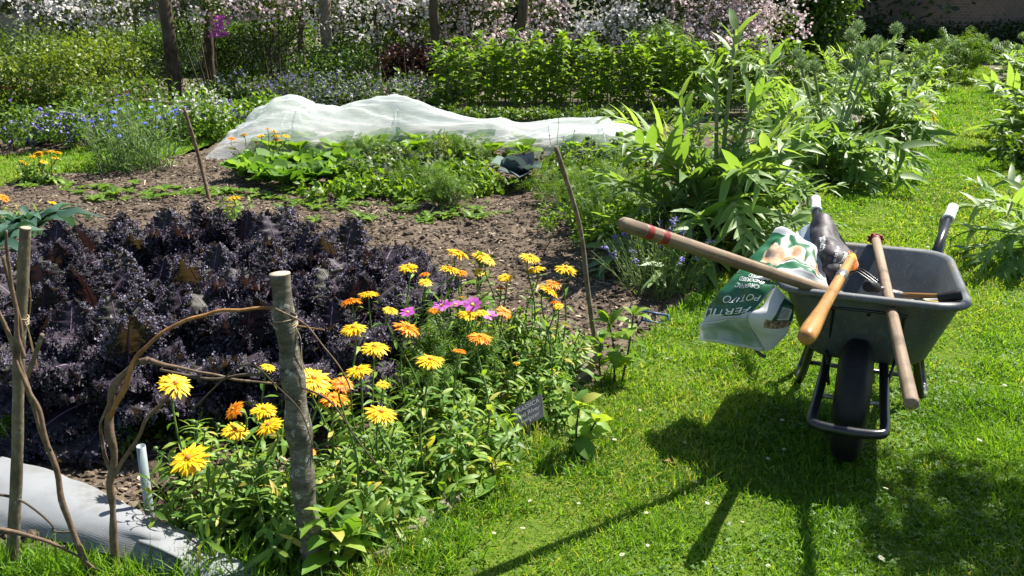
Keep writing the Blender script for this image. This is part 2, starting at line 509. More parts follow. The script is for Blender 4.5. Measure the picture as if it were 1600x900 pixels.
# ------------------------------------------------------------------ ground, beds and lawn
def gpts(l): return np.array([at(*q)[:2] for q in l])
EDGE = gpts([(560, 905), (600, 872), (640, 838), (700, 792), (770, 735), (840, 676), (930, 606), (1000, 535), (1080, 470), (1160, 410), (1235, 350), (1310, 285), (1385, 225), (1440, 175), (1492, 118)])
RIGHT = gpts([(1800, 420), (1720, 330), (1650, 290), (1612, 250), (1592, 200), (1566, 150), (1545, 105)])
def lawn_mask(x, y):
    l = np.interp(y, EDGE[:, 1], EDGE[:, 0], left=EDGE[0, 0])
    r = np.interp(y, RIGHT[:, 1], RIGHT[:, 0], left=5.0)
    m = (x > l) & (x < r) & (y < 19.5)
    m |= (y < EDGE[0, 1] - .02) & (x > -4) & (y > 0)
    m |= (y < EDGE[0, 1] + .25) & (x < -.62 - (y - EDGE[0, 1]) * 0.5) & (y > 0) & (x > -4) & (y < 2.17)
    lo = np.interp(x, *gpts([(-260, 330), (0, 292), (60, 276), (200, 268), (330, 228)]).T)
    hi = np.interp(x, *gpts([(-260, 262), (0, 246), (150, 232), (300, 196), (345, 186)]).T)
    m |= (x < -2.9) & (x > -7) & (y > lo) & (y < hi)
    return m

def gnd_z(x, y):
    P = np.stack([x, y], -1)
    return .012 * noise(P, 3.0, 11) + .006 * noise(P, 9.0, 12)

def soil_z(x, y):
    P = np.stack([x, y], -1)
    return .016 * noise(P, 5., 21) + .010 * noise(P, 17., 22) + .006 * noise(P, 47., 23)

m, nt, N, L, b = new_mat('dug soil')
n1 = tex(nt, 6, 6, .65); n2 = tex(nt, 70, 5, .7)
c = ramp(nt, n1, [(.05, .037, .026), (.10, .076, .055), (.18, .142, .105)], [.3, .5, .72])
c = mixc(nt, ramp(nt, n2, [(0, 0, 0), (.7, .7, .7)], [.5, .68]), c, (.25, .195, .14))
c = mixc(nt, ramp(nt, tex(nt, 1.7, 5, .7), [(.7, .7, .7), (0, 0, 0)], [.38, .52]), c, (.055, .04, .028))
L.new(c, b.inputs['Base Color']); b.inputs['Roughness'].default_value = .95; b.inputs['Specular IOR Level'].default_value = .15
bump(nt, b, n2, .9, .012)
M['soil'] = m
m, nt, N, L, b = new_mat('turf base')
c = ramp(nt, tex(nt, 30, 5, .65), [(.05, .085, .010), (.095, .15, .015), (.17, .18, .05)], [.3, .55, .75])
L.new(c, b.inputs['Base Color']); b.inputs['Roughness'].default_value = .95; b.inputs['Specular IOR Level'].default_value = .1
bump(nt, b, tex(nt, 160, 4, .7), .8, .01)
M['turf'] = m
m, nt, N, L, b = new_mat('garden earth')
c = ramp(nt, tex(nt, 1.5, 6, .65), [(.045, .05, .02), (.09, .085, .045), (.16, .14, .09)], [.35, .5, .7])
L.new(c, b.inputs['Base Color']); b.inputs['Roughness'].default_value = 1.0
bump(nt, b, tex(nt, 40, 5, .7), .7, .02)
M['earth'] = m

def grid_sheet(name, x0, x1, y0, y1, r, zf, mask, mat):
    xs = np.arange(x0, x1 + r, r); ys = np.arange(y0, y1 + r, r)
    X, Y = np.meshgrid(xs, ys); Z = zf(X, Y)
    V = np.stack([X, Y, Z], -1).reshape(-1, 3)
    nx = len(xs)
    i, j = np.meshgrid(np.arange(len(xs) - 1), np.arange(len(ys) - 1))
    q = (j * nx + i).ravel()
    Q = np.stack([q, q + 1, q + nx + 1, q + nx], -1)
    cx = V[Q].mean(1)
    k = mask(cx[:, 0], cx[:, 1])
    Q = Q[k]
    u, inv = np.unique(Q, return_inverse=True)
    mb = MB(); mb.add(V[u], inv.reshape(-1, 4))
    return kind(mb.build(name, mat), 'structure')

mb = MB()
mb.add([(-90, -20, -.07), (90, -20, -.07), (90, 140, -.07), (-90, 140, -.07)], [(0, 1, 2, 3)])
kind(mb.build('ground', M['earth']), 'structure')
grid_sheet('garden_soil', -5.2, 3.4, 1.7, 10.2, .035, soil_z, lambda x, y: ~lawn_mask(x, y), M['soil'])
grid_sheet('lawn', -7, 10.5, .6, 19.4, .06, lambda x, y: gnd_z(x, y) + .004, lawn_mask, M['turf'])

# soil crumbs, straw and chips on the bare soil
rng = np.random.RandomState(5)
mb = MB()
n = 42000
x = rng.uniform(-4.6, 1.8, n); y = 2.1 + 6.4 * rng.uniform(0, 1, n) ** 1.25
k = ~lawn_mask(x, y); x, y = x[k], y[k]; n = len(x)
chip = T([(-.5, -.5, 0), (.5, -.42, .05), (.44, .5, 0), (-.5, .4, .06), (-.5, -.5, .1), (.5, -.42, .15), (.44, .5, .1), (-.5, .4, .16)],
         [(3, 2, 1, 0), (4, 5, 6, 7), (0, 1, 5, 4), (1, 2, 6, 5), (2, 3, 7, 6), (3, 0, 4, 7)])
Lc = rng.uniform(.008, .03, n) * np.where(rng.uniform(size=n) < .05, rng.uniform(2, 5, n), 1) * (1 + .05 * y)
Wc = rng.uniform(.004, .011, n)
D = nrm(np.stack([rng.normal(size=n), rng.normal(size=n), rng.normal(size=n) * .22], -1))
U = nrm(np.stack([rng.normal(size=n) * .4, rng.normal(size=n) * .4, np.ones(n)], -1))
mb.inst(chip, frames(np.stack([x, y, soil_z(x, y) + .004], -1), D, U, np.stack([Wc, Lc, np.full(n, .035)], -1)), 0, rng.uniform(0, 1, n) ** 1.25)
m, nt, N, L, b = new_mat('straw and chips')
L.new(ramp(nt, attr(nt, 'rnd'), [(.045, .032, .022), (.085, .06, .042), (.16, .12, .082), (.40, .33, .235)], [0, .4, .75, 1]), b.inputs['Base Color'])
b.inputs['Roughness'].default_value = .9
M['chips'] = m
kind(mb.build('mulch', M['chips'], smooth=False), 'stuff')
mb = MB()
n = 5200
x = rng.uniform(-4.2, 1.6, n); y = 2.1 + 5.6 * rng.uniform(0, 1, n) ** 1.2
k = ~lawn_mask(x, y); x, y = x[k], y[k]; n = len(x)
oc = np.array([(1, 0, 0), (-1, 0, 0), (0, 1, 0), (0, -1, 0), (0, 0, 1), (0, 0, -1)], float)
fc = [(0, 2, 4), (2, 1, 4), (1, 3, 4), (3, 0, 4), (2, 0, 5), (1, 2, 5), (3, 1, 5), (0, 3, 5)]
ed = {}
V = list(oc); F2 = []
for a, b_, c_ in fc:
    def mid(p, q):
        kk = (min(p, q), max(p, q))
        if kk not in ed: ed[kk] = len(V); V.append(nrm(V[p] + V[q]))
        return ed[kk]
    ab, bc, ca = mid(a, b_), mid(b_, c_), mid(c_, a)
    F2 += [(a, ab, ca), (ab, b_, bc), (ca, bc, c_), (ab, bc, ca)]
V = np.array(V)
lumps = [T(V * (1 + .35 * noise(V, 2.2, 60 + s))[:, None] * [1, .9, .7], None, F2) for s in range(4)]
ORB = T(V, None, F2)
for s in range(4):
    k = np.arange(n) % 4 == s
    sz = rng.uniform(.006, .02, k.sum()) * np.where(rng.uniform(size=k.sum()) < .1, 1.9, 1)
    mb.inst(lumps[s], frames(np.stack([x[k], y[k], soil_z(x[k], y[k]) + .002], -1), rdir(rng, k.sum()), [0, 0, 1], sz), 0)
kind(mb.build('soil_clods', M['soil'], smooth=False), 'stuff')

# ------------------------------------------------------------------ grass
rng = np.random.RandomState(8)
bl = np.array([(-.5, 0, 0), (.5, 0, 0), (-.42, .55, .0), (.42, .55, .0), (0, 1, .0)])
def blade(c):
    return T(bend(bl * [1, 1, 1], c), [(0, 1, 3, 2)], [(2, 3, 4)], [0, 0, .5, .5, 1])
blades = [blade(c) for c in (.3, .9, 1.5, 2.0)]
def grow(mb, x0, x1, y0, y1, dens, hlo, hhi, w, lean=.75):
    n = int((x1 - x0) * (y1 - y0) * dens)
    x = rng.uniform(x0, x1, n); y = rng.uniform(y0, y1, n)
    P2 = np.stack([x, y], -1)
    k = lawn_mask(x, y) & (np.abs(x) < .72 * y + .75)
    P2 = P2[k]; x, y = P2.T; n = len(x)
    tuft = noise(P2, 14, 31) * .8 + noise(P2, 4, 32) * .5
    h = rng.uniform(hlo, hhi, n) * np.clip(1 + .55 * tuft, .3, 2)
    # longer unmown grass along the bed edge
    dx = x - np.interp(y, EDGE[:, 1], EDGE[:, 0])
    h *= 1 + .8 * np.exp(-(np.abs(dx) / .11) ** 2) * rng.uniform(.3, 1.3, n)
    D = nrm(np.stack([rng.normal(size=n) * lean, rng.normal(size=n) * lean, np.ones(n)], -1))
    U = nrm(np.stack([rng.normal(size=n), rng.normal(size=n), rng.normal(size=n)], -1))
    S = np.stack([w * rng.uniform(.7, 1.4, n), h, h], -1)
    dry = np.clip(.22 + .34 * noise(P2, 2.3, 33) + .22 * noise(P2, 8, 34), 0, .42)
    r = np.where(rng.uniform(size=n) < dry * .8, rng.uniform(.8, 1, n), np.clip(rng.uniform(0, .66, n) + .22 * noise(P2, 3., 35) + .12 * noise(P2, 12., 36), 0, .72))
    z = gnd_z(x, y) + .002
    wh = rng.randint(0, 4, n)
    MM = frames(np.stack([x, y, z], -1), D, U, S)
    for q in range(4):
        s = wh == q
        mb.inst(blades[q], MM[s], 0, r[s])
mb = MB()
grow(mb, -2.3, 3.3, 1.0, 3.2, 20000, .018, .052, .0034)
grow(mb, -.2, 4.5, 3.2, 5.2, 11000, .018, .052, .0046)
grow(mb, 1, 6.5, 5.2, 9.0, 5200, .02, .05, .007)
grow(mb, 2.5, 9.5, 9.0, 19.3, 1900, .022, .055, .012)
grow(mb, -7, -2.4, 5.8, 11, 3200, .02, .055, .008)
kind(mb.build('grass', M['grass'], smooth=False), 'stuff')

# clover and small weeds in the near lawn
mb = MB()
n = 20000
x = rng.uniform(-.5, 3, n); y = rng.uniform(1.2, 4.4, n)
P2 = np.stack([x, y], -1)
k = lawn_mask(x, y) & (noise(P2, 3.2, 41) + .4 * noise(P2, 9, 42) > -.15)
x, y = x[k], y[k]; n = len(x)
lob = leafT(.85, 2, 'oval', .15, .3)
def rotz(t, a):
    c_, s_ = cos(a), sin(a)
    return T(t.V @ np.array([[c_, s_, 0], [-s_, c_, 0], [0, 0, 1]]), t.Q, t.F, t.t)
trefoil = joinT([rotz(lob, a) for a in (0, 2.09, 4.19)])
D = nrm(np.stack([rng.normal(size=n), rng.normal(size=n), rng.normal(size=n) * .15], -1))
U = nrm(np.stack([rng.normal(size=n) * .3, rng.normal(size=n) * .3, np.ones(n)], -1))
mb.inst(trefoil, frames(np.stack([x, y, gnd_z(x, y) + rng.uniform(.012, .034, n)], -1), D, U, rng.uniform(.005, .011, n)), 0, rng.uniform(0, .8, n))
M['clover'] = leafmat('clover leaf', [(.05, .12, .012), (.085, .18, .018), (.12, .22, .03)], .4, .5, .4)
kind(mb.build('clover', M['clover'], smooth=False), 'stuff')

# long tufts at the bottom left, in front of the fleece
mb = MB()
for cx, cy, nn, hh in [(40, 905, 260, .12), (150, 905, 200, .1), (250, 908, 240, .12), (330, 905, 220, .14), (420, 905, 200, .1), (-60, 900, 160, .12), (700, 850, 160, .09), (780, 800, 140, .09), (900, 740, 120, .08), (660, 880, 160, .1)]:
    c0 = at(cx, cy)
    x = c0[0] + rng.normal(size=nn) * .07; y = c0[1] + rng.normal(size=nn) * .035
    D = nrm(np.stack([rng.normal(size=nn) * .45, rng.normal(size=nn) * .45, np.ones(nn)], -1))
    S = np.stack([rng.uniform(.003, .006, nn), rng.uniform(.4, 1.1, nn) * hh, rng.uniform(.4, 1.1, nn) * hh], -1)
    mb.inst(blades[1], frames(np.stack([x, y, np.zeros(nn)], -1), D, rdir(rng, nn), S), 0, rng.uniform(.1, .6, nn))
kind(mb.build('long_grass', M['grass'], smooth=False), 'stuff')

# daisies in the lawn
def daisy_mb(rng):
    mb = MB()
    pt = leafT(.3, 2, 'strap', 0, .1)
    a = np.linspace(0, 2 * pi, 15, endpoint=False)
    D = np.stack([np.cos(a), np.sin(a), np.full(15, .18)], -1)
    mb.inst(pt, frames(np.stack([np.cos(a) * .003, np.sin(a) * .003, np.full(15, .0)], -1), D, [0, 0, 1], .0085), 0, rng.uniform(.4, 1, 15))
    mb.inst(ORB, frames(np.array([[0, 0, .001]]), np.array([[0, 1., 0]]), [0, 0, 1], np.array([[.0036, .0036, .002]])), 1)
    return mb
dm = daisy_mb(rng)
dpts = [(1012, 772), (1086, 755), (1200, 715), (1105, 790), (904, 790), (1140, 815), (1384, 763), (1376, 876), (1200, 884), (972, 871), (1012, 853), (739, 888), (1225, 700), (1222, 660), (1010, 802), (817, 827), (828, 783), (772, 837), (1070, 690), (1042, 560), (1050, 500), (1118, 520), (1160, 815),
        (1450, 385), (1400, 330), (1460, 300), (1330, 330), (1525, 430), (1500, 395), (1560, 470), (1430, 270), (1390, 290), (1078, 545), (1000, 640), (960, 690), (1530, 690), (1570, 600)]
daisy0 = None
for q in dpts:
    p = at(*q, z=.04)
    if daisy0 is None:
        daisy0 = dm.build('daisy', [M['petal_white'], M['disc_yellow']])
        tag(daisy0, 'tiny white daisy with a yellow eye in the mown lawn', 'daisy', 'daisies scattered through the lawn')
        o = daisy0
    else:
        o = daisy0.copy(); COL.objects.link(o)
    o.location = (p[0], p[1], .042 + rng.uniform(-.008, .008)); o.rotation_euler = (rng.normal() * .25, rng.normal() * .25, rng.uniform(0, 6)); s_ = rng.uniform(.5, .85); o.scale = (s_, s_, s_)

# edging stones between the bed and the grass
kpts = gpts([(598, 892), (640, 856), (690, 815), (740, 775)])
ang = math.atan2(*(kpts[-1] - kpts[0])[::-1])
for i in range(3):
    mbk = MB(); c_ = (kpts[i] + kpts[i + 1]) / 2
    Ls = np.linalg.norm(kpts[i + 1] - kpts[i]) - .012
    n = 10; rings = []
    for t in np.linspace(-1, 1, 12):
        a = np.linspace(0, 2 * pi, 12, endpoint=False)
        e = .9 if abs(t) == 1 else 1
        r_ = np.stack([np.full(12, t * Ls / 2), np.sign(np.cos(a)) * np.abs(np.cos(a)) ** .5 * .028 * e, np.sign(np.sin(a)) * np.abs(np.sin(a)) ** .5 * .05 * e], -1)
        rings.append(r_ + (noise(r_ * [1, 1, 1] + i * 3, 40, 7)[:, None]) * .004)
    loft(mbk, rings, cap0=True, cap1=True)
    o = mbk.build('edging_stone', M['kerb'])
    o.location = (c_[0] - .015, c_[1] + .01, -.004); o.rotation_euler = (0, 0, math.atan2(*(kpts[i + 1] - kpts[i])[::-1]))
    tag(o, ['weathered concrete edging at the bottom of the photo, nearest the round pale stone', 'weathered concrete edging half sunk beside the orange marigolds, middle of the three', 'weathered concrete edging half buried in grass, farthest from the round pale stone'][i], 'edging', 'edging stones along the marigold bed')
# scalloped edging tiles further back
for i, (px, py) in enumerate([(912, 606), (917, 588), (925, 574)]):
    mbk = MB(); a = np.linspace(0, pi, 13)
    fr = np.concatenate([np.stack([np.cos(a) * .045, np.zeros(13), np.sin(a) * .045], -1)])
    bk = fr + [0, .022, 0]
    Vv = np.concatenate([fr, bk]); i0 = np.arange(12)
    mbk.add(Vv, np.concatenate([np.stack([i0, i0 + 1, i0 + 14, i0 + 13], -1), [(0, 13, 25, 12)]]), np.concatenate([np.stack([np.zeros(11, int), i0[1:], i0[1:] + 1], -1), np.stack([np.full(11, 13), i0[1:] + 14, i0[1:] + 13], -1)]))
    p = at(px, py)
    o = mbk.build('edging_tile', M['kerb'], smooth=False)
    o.location = (p[0], p[1], .012); o.rotation_euler = (.25, .1, .75 + .1 * i)
    tag(o, ['grey arched edging tile nearest the slate label, front one of three', 'grey arched edging tile between two others by the leaning rod', 'grey arched edging tile closest to the foot of the tall leaning rod'][i], 'edging tile', 'arched edging tiles by the leaning rod')
for (px, py, sx, nm) in [(629, 897, .035, 'round pale stone half hidden in grass at the bottom edge')]:
    mbk = MB(); mbk.inst(lumps[1], frames(np.array([at(px, py)]), np.array([[1., 0, 0]]), [0, 0, 1], np.array([[sx, sx * 1.3, sx * .9]])))
    tag(mbk.build('stone', M['stone']), nm, 'stone')
# ------------------------------------------------------------------ wheelbarrow and what it carries
W0 = at(1320, 712)
TH = math.atan2(W0[0], W0[1])
BU = np.array([cos(TH), -sin(TH), 0]); BV = np.array([sin(TH), cos(TH), 0])
def b2w(p): return W0 + BU * p[0] + BV * p[1] + np.array([0, 0, p[2]])
wb = thing('wheelbarrow', 'grey plastic wheelbarrow on black tube frame standing on the lawn loaded with tools', 'wheelbarrow', W0, -TH)

m, nt, N, L, b = new_mat('grey tray plastic')
n1 = tex(nt, 9, 5, .65); n2 = tex(nt, 60, 4, .7, stretch=(1, 1, .15))
c = mixc(nt, ramp(nt, n1, [(0, 0, 0), (1, 1, 1)], [.38, .66]), (.065, .075, .08), (.105, .118, .12))
c = mixc(nt, ramp(nt, n2, [(0, 0, 0), (.55, .55, .55)], [.52, .7]), c, (.15, .14, .12))
n3 = tex(nt, 5, 7, .75); n4 = tex(nt, 120, 3, .6, stretch=(1, .06, 1))
c = mixc(nt, ramp(nt, n3, [(0, 0, 0), (.8, .8, .8)], [.54, .66]), c, (.115, .095, .065))
c = mixc(nt, ramp(nt, n4, [(0, 0, 0), (.6, .6, .6)], [.62, .70]), c, (.24, .24, .23))
L.new(c, b.inputs['Base Color']); b.inputs['Roughness'].default_value = .5
bump(nt, b, n2, .12, .002)
M['tray'] = m

def rrect(u0, u1, v0, v1, r, z, n=9, zf=None):
    cs = [((u1 - r, v0 + r), -pi / 2), ((u1 - r, v1 - r), 0), ((u0 + r, v1 - r), pi / 2), ((u0 + r, v0 + r), pi)]
    P = []
    for (cx, cy), a0 in cs:
        for t in np.linspace(0, pi / 2, n):
            P.append((cx + r * cos(a0 + t), cy + r * sin(a0 + t)))
    # add side points so the sides can flex
    P = np.array(P); Q = []
    for i in range(len(P)):
        Q.append(P[i]); nx = P[(i + 1) % len(P)]
        if i % n == n - 1:
            for t in (.25, .5, .75): Q.append(P[i] * (1 - t) + nx * t)
    Q = np.array(Q)
    zz = np.full(len(Q), z) if zf is None else zf(Q)
    return np.column_stack([Q, zz])
def rimz(d=0.0): return lambda Q: .560 - .028 * (Q[:, 1] + .05) + d
def taper(P, f=.88):
    s = 1 - (1 - f) * np.clip((P[:, 1] + .05) / .72, 0, 1)
    P = P.copy(); P[:, 0] = .018 + (P[:, 0] - .018) * s
    return P
loops = []
U0, U1, V0, V1 = -.268, .304, -.055, .665
def ring(ins, z, fz=True, r=.11, vf=0, vr=0):
    return taper(rrect(U0 + ins, U1 - ins, V0 + ins + vf, V1 - ins - vr, max(r - ins * .2, .03), 0, zf=(rimz(z) if fz else (lambda Q: np.full(len(Q), z)))))
loops.append(taper(rrect(-.105, .145, .16, .50, .07, .285)))
loops.append(taper(rrect(-.155, .195, .115, .535, .085, .29)))
loops.append(taper(rrect(-.180, .216, .085, .56, .095, .315)))
loops.append(ring(.022, -.022))
loops.append(ring(.020, -.016)); loops.append(ring(.002, -.018)); loops.append(ring(-.003, -.010)); loops.append(ring(-.001, .0)); loops.append(ring(.008, .006)); loops.append(ring(.020, .004)); loops.append(ring(.028, -.004))
loops.append(taper(rrect(-.172, .208, .092, .552, .095, .322)))
loops.append(taper(rrect(-.150, .188, .122, .528, .085, .300)))
loops.append(taper(rrect(-.10, .14, .165, .495, .07, .296)))
mb = MB(); loft(mb, loops, cap0=True, cap1=True)
tray = mb.build('tray', M['tray'], wb)
# moulded panel on the front of the tray
def front(u, z):   # point on outer front wall
    t = (z - .29) / (.54 - .29)
    return np.array([u, .115 + (-.033 - .115) * t - .0065, z])
mb = MB()
pts = [front(-.085, .50), front(.115, .50)]
tube(mb, spline([front(-.09, .34), front(-.085, .485), front(-.08, .505), front(.11, .505), front(.118, .485), front(.12, .34)], 6), .0048, 6)
tube(mb, [front(.018, .505), front(.018, .49)], .005, 6)
mb.build('tray_rib', M['black_paint'], tray)

# frame: front hoop and rails in one tube
def mirror(P): P = np.array(P, float); P[:, 0] = .02 * 1 - P[:, 0] * 1; return P
mb = MB()
left = [(-.215, 1.00, .585), (-.20, .80, .50), (-.165, .62, .325), (-.125, .42, .275), (-.095, .16, .285), (-.092, .08, .275), (-.10, -.10, .235), (-.105, -.22, .215), (-.088, -.252, .211)]
right = [(-x + .012 * 0 + .0, y, z) for x, y, z in left]
right = [(x - .005 + (.045 if y > .3 else 0), y, z) for x, y, z in right]
left2 = left
path = spline(left2 + [(-.02, -.262, .210), (.03, -.262, .210)] + right[::-1], 7)
tube(mb, path, .0155, 12)
mb.build('frame_tube', M['black_paint'], wb)
for s, nm in ((-1, 'l'), (1, 'r')):
    mb = MB()
    if s < 0: P = [(-.145, .44, .28), (-.175, .50, .10), (-.195, .54, .017), (-.205, .60, .013), (-.200, .66, .03), (-.18, .68, .12), (-.16, .66, .33)]
    else: P = [(.175, .44, .28), (.215, .50, .10), (.235, .54, .017), (.247, .60, .013), (.242, .66, .03), (.222, .68, .12), (.20, .66, .33)]
    tube(mb, spline(P, 8), .014, 10)
    mb.build('leg', M['black_paint'], wb)
mb = MB(); tube(mb, [(-.18, .50, .11), (.22, .50, .11)], .009, 8); mb.build('cross_brace', M['black_paint'], wb)
for s in (-1, 1):
    mb = MB(); u = .01 + s * .085
    tube(mb, [front(u + .02 * s, .33), (u, .03, .225)], .005, 6); mb.build('wheel_strut', M['black_paint'], wb)
for s, P in ((-1, [(-.205, .86, .535), (-.222, .97, .583), (-.236, 1.06, .618)]), (1, [(.245, .86, .545), (.266, .97, .592), (.285, 1.06, .627)])):
    mb = MB(); P = np.array(P)
    tube(mb, [P[0] - (P[1] - P[0]) * 1.2, P[0], P[1]], .0165, 12)
    h = mb.build('handle', M['black_paint'], wb)
    mb = MB(); ax = P[2] - P[1]; Ln = np.linalg.norm(ax)
    lathe(mb, [(0, .0225), (.006, .0235), (.012, .0225), (.016, .0195), (Ln * .6, .0205), (Ln * .93, .0205), (Ln, .016), (Ln + .004, .006)], P[1], ax, 18)
    mb.build('grip', M['white_grip'], h)
# wheel
wh = thing('wheel', '', '', (-.0, 0, .198)); wh.parent = wb
for k in ('label', 'category'): del wh[k]
mb = MB()
a = np.linspace(0, 2 * pi, 56, endpoint=False)
prof = []
for t in np.linspace(-1, 1, 33):
    w = .053 * np.sign(t) * min(1, abs(t) ** .9)
    r = .198 * (1 - .33 * abs(t) ** 3.2)
    if abs(t) < .78 and int((t + 1) * 16) % 2: r -= .0032
    prof.append((w, r))
prof = [(-.04, .115)] + [( -.052, .125)] + prof + [(.052, .125), (.04, .115)]
loft(mb, [np.stack([np.full(56, w), np.cos(a) * r, np.sin(a) * r], -1) for w, r in prof])
mb.build('tyre', M['rubber'], wh)
mb = MB()
loft(mb, [np.stack([np.full(40, w), np.cos(np.linspace(0, 2 * pi, 40, endpoint=False)) * r, np.sin(np.linspace(0, 2 * pi, 40, endpoint=False)) * r], -1) for w, r in [(-.042, .118), (-.045, .10), (-.02, .09), (-.02, .03), (-.05, .025), (-.05, .012), (.05, .012), (.05, .025), (.02, .03), (.02, .09), (.045, .10), (.042, .118)]], cap0=True, cap1=True)
mb.build('hub', M['galv'], wh)
mb = MB(); tube(mb, [(-.11, 0, .0), (.10, 0, .0)], .008, 8); mb.build('axle', M['steel'], wh)
def axis_thing(name, label, cat, A, B, group=None):
    """empty at A whose +Z runs to B, returned with the length"""
    o = thing(name, label, cat, A, 0, group)
    d = Vector(B) - Vector(A)
    o.rotation_euler = d.to_track_quat('Z', 'Y').to_euler()
    return o, d.length

def hit(px, py, v):      # point on the view ray lying at barrow depth v
    d = ray(px, py); o = np.array([0, 0, H])
    return o + d * ((v - (o - W0) @ BV) / (d @ BV))

# 1: long weathered shaft with red bands, over the left rim
A = hit(1312, 462, .10); B = aty(968, 348, 2.30)
t1, Ln = axis_thing('long_handled_tool', 'long weathered wooden shaft with two red bands leaning over the left rim of the wheelbarrow', 'garden tool', A, B)
mb = MB(); R0 = .0175
lathe(mb, [(.02, R0 * .93), (.2, R0), (Ln * .6, R0 * 1.08), (Ln - .03, R0 * 1.12), (Ln - .012, R0 * 1.02), (Ln - .003, R0 * .7), (Ln, R0 * .25)], (0, 0, 0), (0, 0, 1), 20)
mb.build('shaft', M['shaft_grey'], t1)
for d in (Ln - .175, Ln - .115):
    mb = MB(); lathe(mb, [(d, R0 * 1.09), (d + .001, R0 * 1.13), (d + .026, R0 * 1.14), (d + .027, R0 * 1.10)], (0, 0, 0), (0, 0, 1), 20, cap0=False, cap1=False)
    mb.build('red_band', M['red_paint'], t1)
mb = MB(); lathe(mb, [(-.05, R0 * .7), (.0, R0 * .95), (.035, R0 * 1.0), (.036, R0 * .9)], (0, 0, 0), (0, 0, 1), 16)
tube(mb, spline([(0, 0, -.04), (0, 0, -.14), (.02, 0, -.22)], 6), .006, 8)
mb.build('socket', M['steel'], t1)

# 2: short-shafted fork with a turned honey-coloured grip
A = hit(1330, 405, .26); B = hit(1258, 530, -.50)
t2, Ln = axis_thing('border_fork', 'honey coloured turned wooden handle with steel ferrule, pointing out over the front rim', 'garden tool', A, B)
mb = MB()
lathe(mb, [(0, .0135), (.01, .0155), (Ln * .3, .0165), (Ln * .55, .0175), (Ln * .68, .0185), (Ln * .80, .0225), (Ln * .90, .0255), (Ln * .955, .0250), (Ln * .975, .0230), (Ln * .985, .0215), (Ln - .004, .016), (Ln, .008), (Ln + .0012, .006), (Ln + .0012, .003)], (0, 0, 0), (0, 0, 1), 28)
mb.build('wooden_handle', M['shaft_warm'], t2)
mb = MB(); lathe(mb, [(Ln * .22, .0168), (Ln * .22 + .001, .0178), (Ln * .30, .018), (Ln * .30 + .001, .017)], (0, 0, 0), (0, 0, 1), 20, cap0=False, cap1=False)
mb.build('ferrule', M['steel'], t2)
mb = MB(); lathe(mb, [(-.035, .007), (-.03, .012), (.012, .0165), (.018, .0165), (.019, .013)], (0, 0, 0), (0, 0, 1), 16)
mb.build('painted_collar', plain('amber paint', (.60, .28, .02), .45), t2)
mb = MB(); tube(mb, [(0, 0, -.10), (0, 0, -.02)], .006, 8)
mb.build('shank', M['black_paint'], t2)

# 3: long grey shaft with a red ferrule, head on the rear rim
A = hit(1368, 372, .655); B = hit(1425, 632, -.62)
t3, Ln = axis_thing('hoe', 'long grey wooden shaft with red head on the back rim, crossing the whole tray', 'garden tool', A, B)
mb = MB(); R0 = .0165
lathe(mb, [(.01, R0 * .95), (Ln * .3, R0), (Ln * .8, R0 * 1.05), (Ln - .012, R0 * 1.12), (Ln - .004, R0 * 1.05), (Ln, R0 * .85)], (0, 0, 0), (0, 0, 1), 20)
mb.build('shaft', M['shaft_grey'], t3)
mb = MB(); lathe(mb, [(-.015, R0 * .5), (-.01, R0 * .95), (.03, R0 * 1.1), (.031, R0)], (0, 0, 0), (0, 0, 1), 16)
for k in range(9):
    a = k / 9 * 2 * pi
    tube(mb, [(cos(a) * .012, sin(a) * .012, -.004), (cos(a) * .027, sin(a) * .0165, .008 + .004 * (k % 3))], .006, 6)
mb.build('red_head', M['red_paint'], t3)

# rubber mallet and small tools in the front of the tray
A = hit(1395, 470, .045); B = hit(1487, 464, .02)
B = b2w((.238, .012, .572)); A = b2w((.115, .16, .515))
t4, Ln = axis_thing('rubber_mallet', 'black headed mallet lying across the front right corner of the tray', 'mallet', A, B)
mb = MB(); lathe(mb, [(0, .009), (Ln - .02, .0075), (Ln, .0075)], (0, 0, 0), (0, 0, 1), 14)
mb.build('wooden_handle', M['shaft_warm'], t4)
mb = MB(); lathe(mb, [(-.035, .015), (-.032, .0175), (.012, .0172), (.028, .0182), (.031, .016)], (0, 0, Ln), (.75, .2, .6), 20)
mb.build('head', M['rubber'], t4)
A = b2w((.045, .10, .545)); B = b2w((.004, .012, .578))
t5, Ln = axis_thing('hand_trowel', 'stubby black rubber grip of a hand tool in front of the honey coloured handle', 'hand tool', B, A)
mb = MB(); lathe(mb, [(0, .012), (.004, .018), (.03, .0195), (.06, .018), (.075, .014), (.08, .01)], (0, 0, 0), (0, 0, 1), 18)
mb.build('grip', M['rubber'], t5)
mb = MB(); tube(mb, [(0, 0, .075), (.0, .01, .16)], .005, 8)
loft(mb, [np.stack([np.cos(np.linspace(0, pi, 9)) * w, np.sin(np.linspace(0, pi, 9)) * w * .35, np.full(9, z)], -1) for z, w in ((.16, .012), (.18, .028), (.24, .03), (.28, .014), (.29, .003))], close=False)
mb.build('blade', M['steel'], t5)
A = b2w((.14, .10, .520)); B = b2w((.25, .09, .53))
t6, Ln = axis_thing('secateurs', 'yellow and grey cutting tool lying in the tray beside the mallet', 'secateurs', A, B)
for s in (-1, 1):
    mb = MB(); tube(mb, spline([(0, 0, .02), (s * .012, 0, .06), (s * .016, 0, .10), (s * .012, 0, .15)], 6), .0065, 8)
    mb.build('handle', plain('yellow grip', (.45, .33, .06), .5) if s < 0 else M['galv'], t6)
mb = MB(); box(mb, (0, 0, -.01), (.014, .005, .06), bev=.002); mb.build('blade', M['steel'], t6)
A = hit(1336, 420, .26); B = hit(1384, 455, .20)
t7, Ln = axis_thing('hand_fork', 'thin dark steel prongs crossing the inside of the wheelbarrow tray', 'hand fork', A, B)
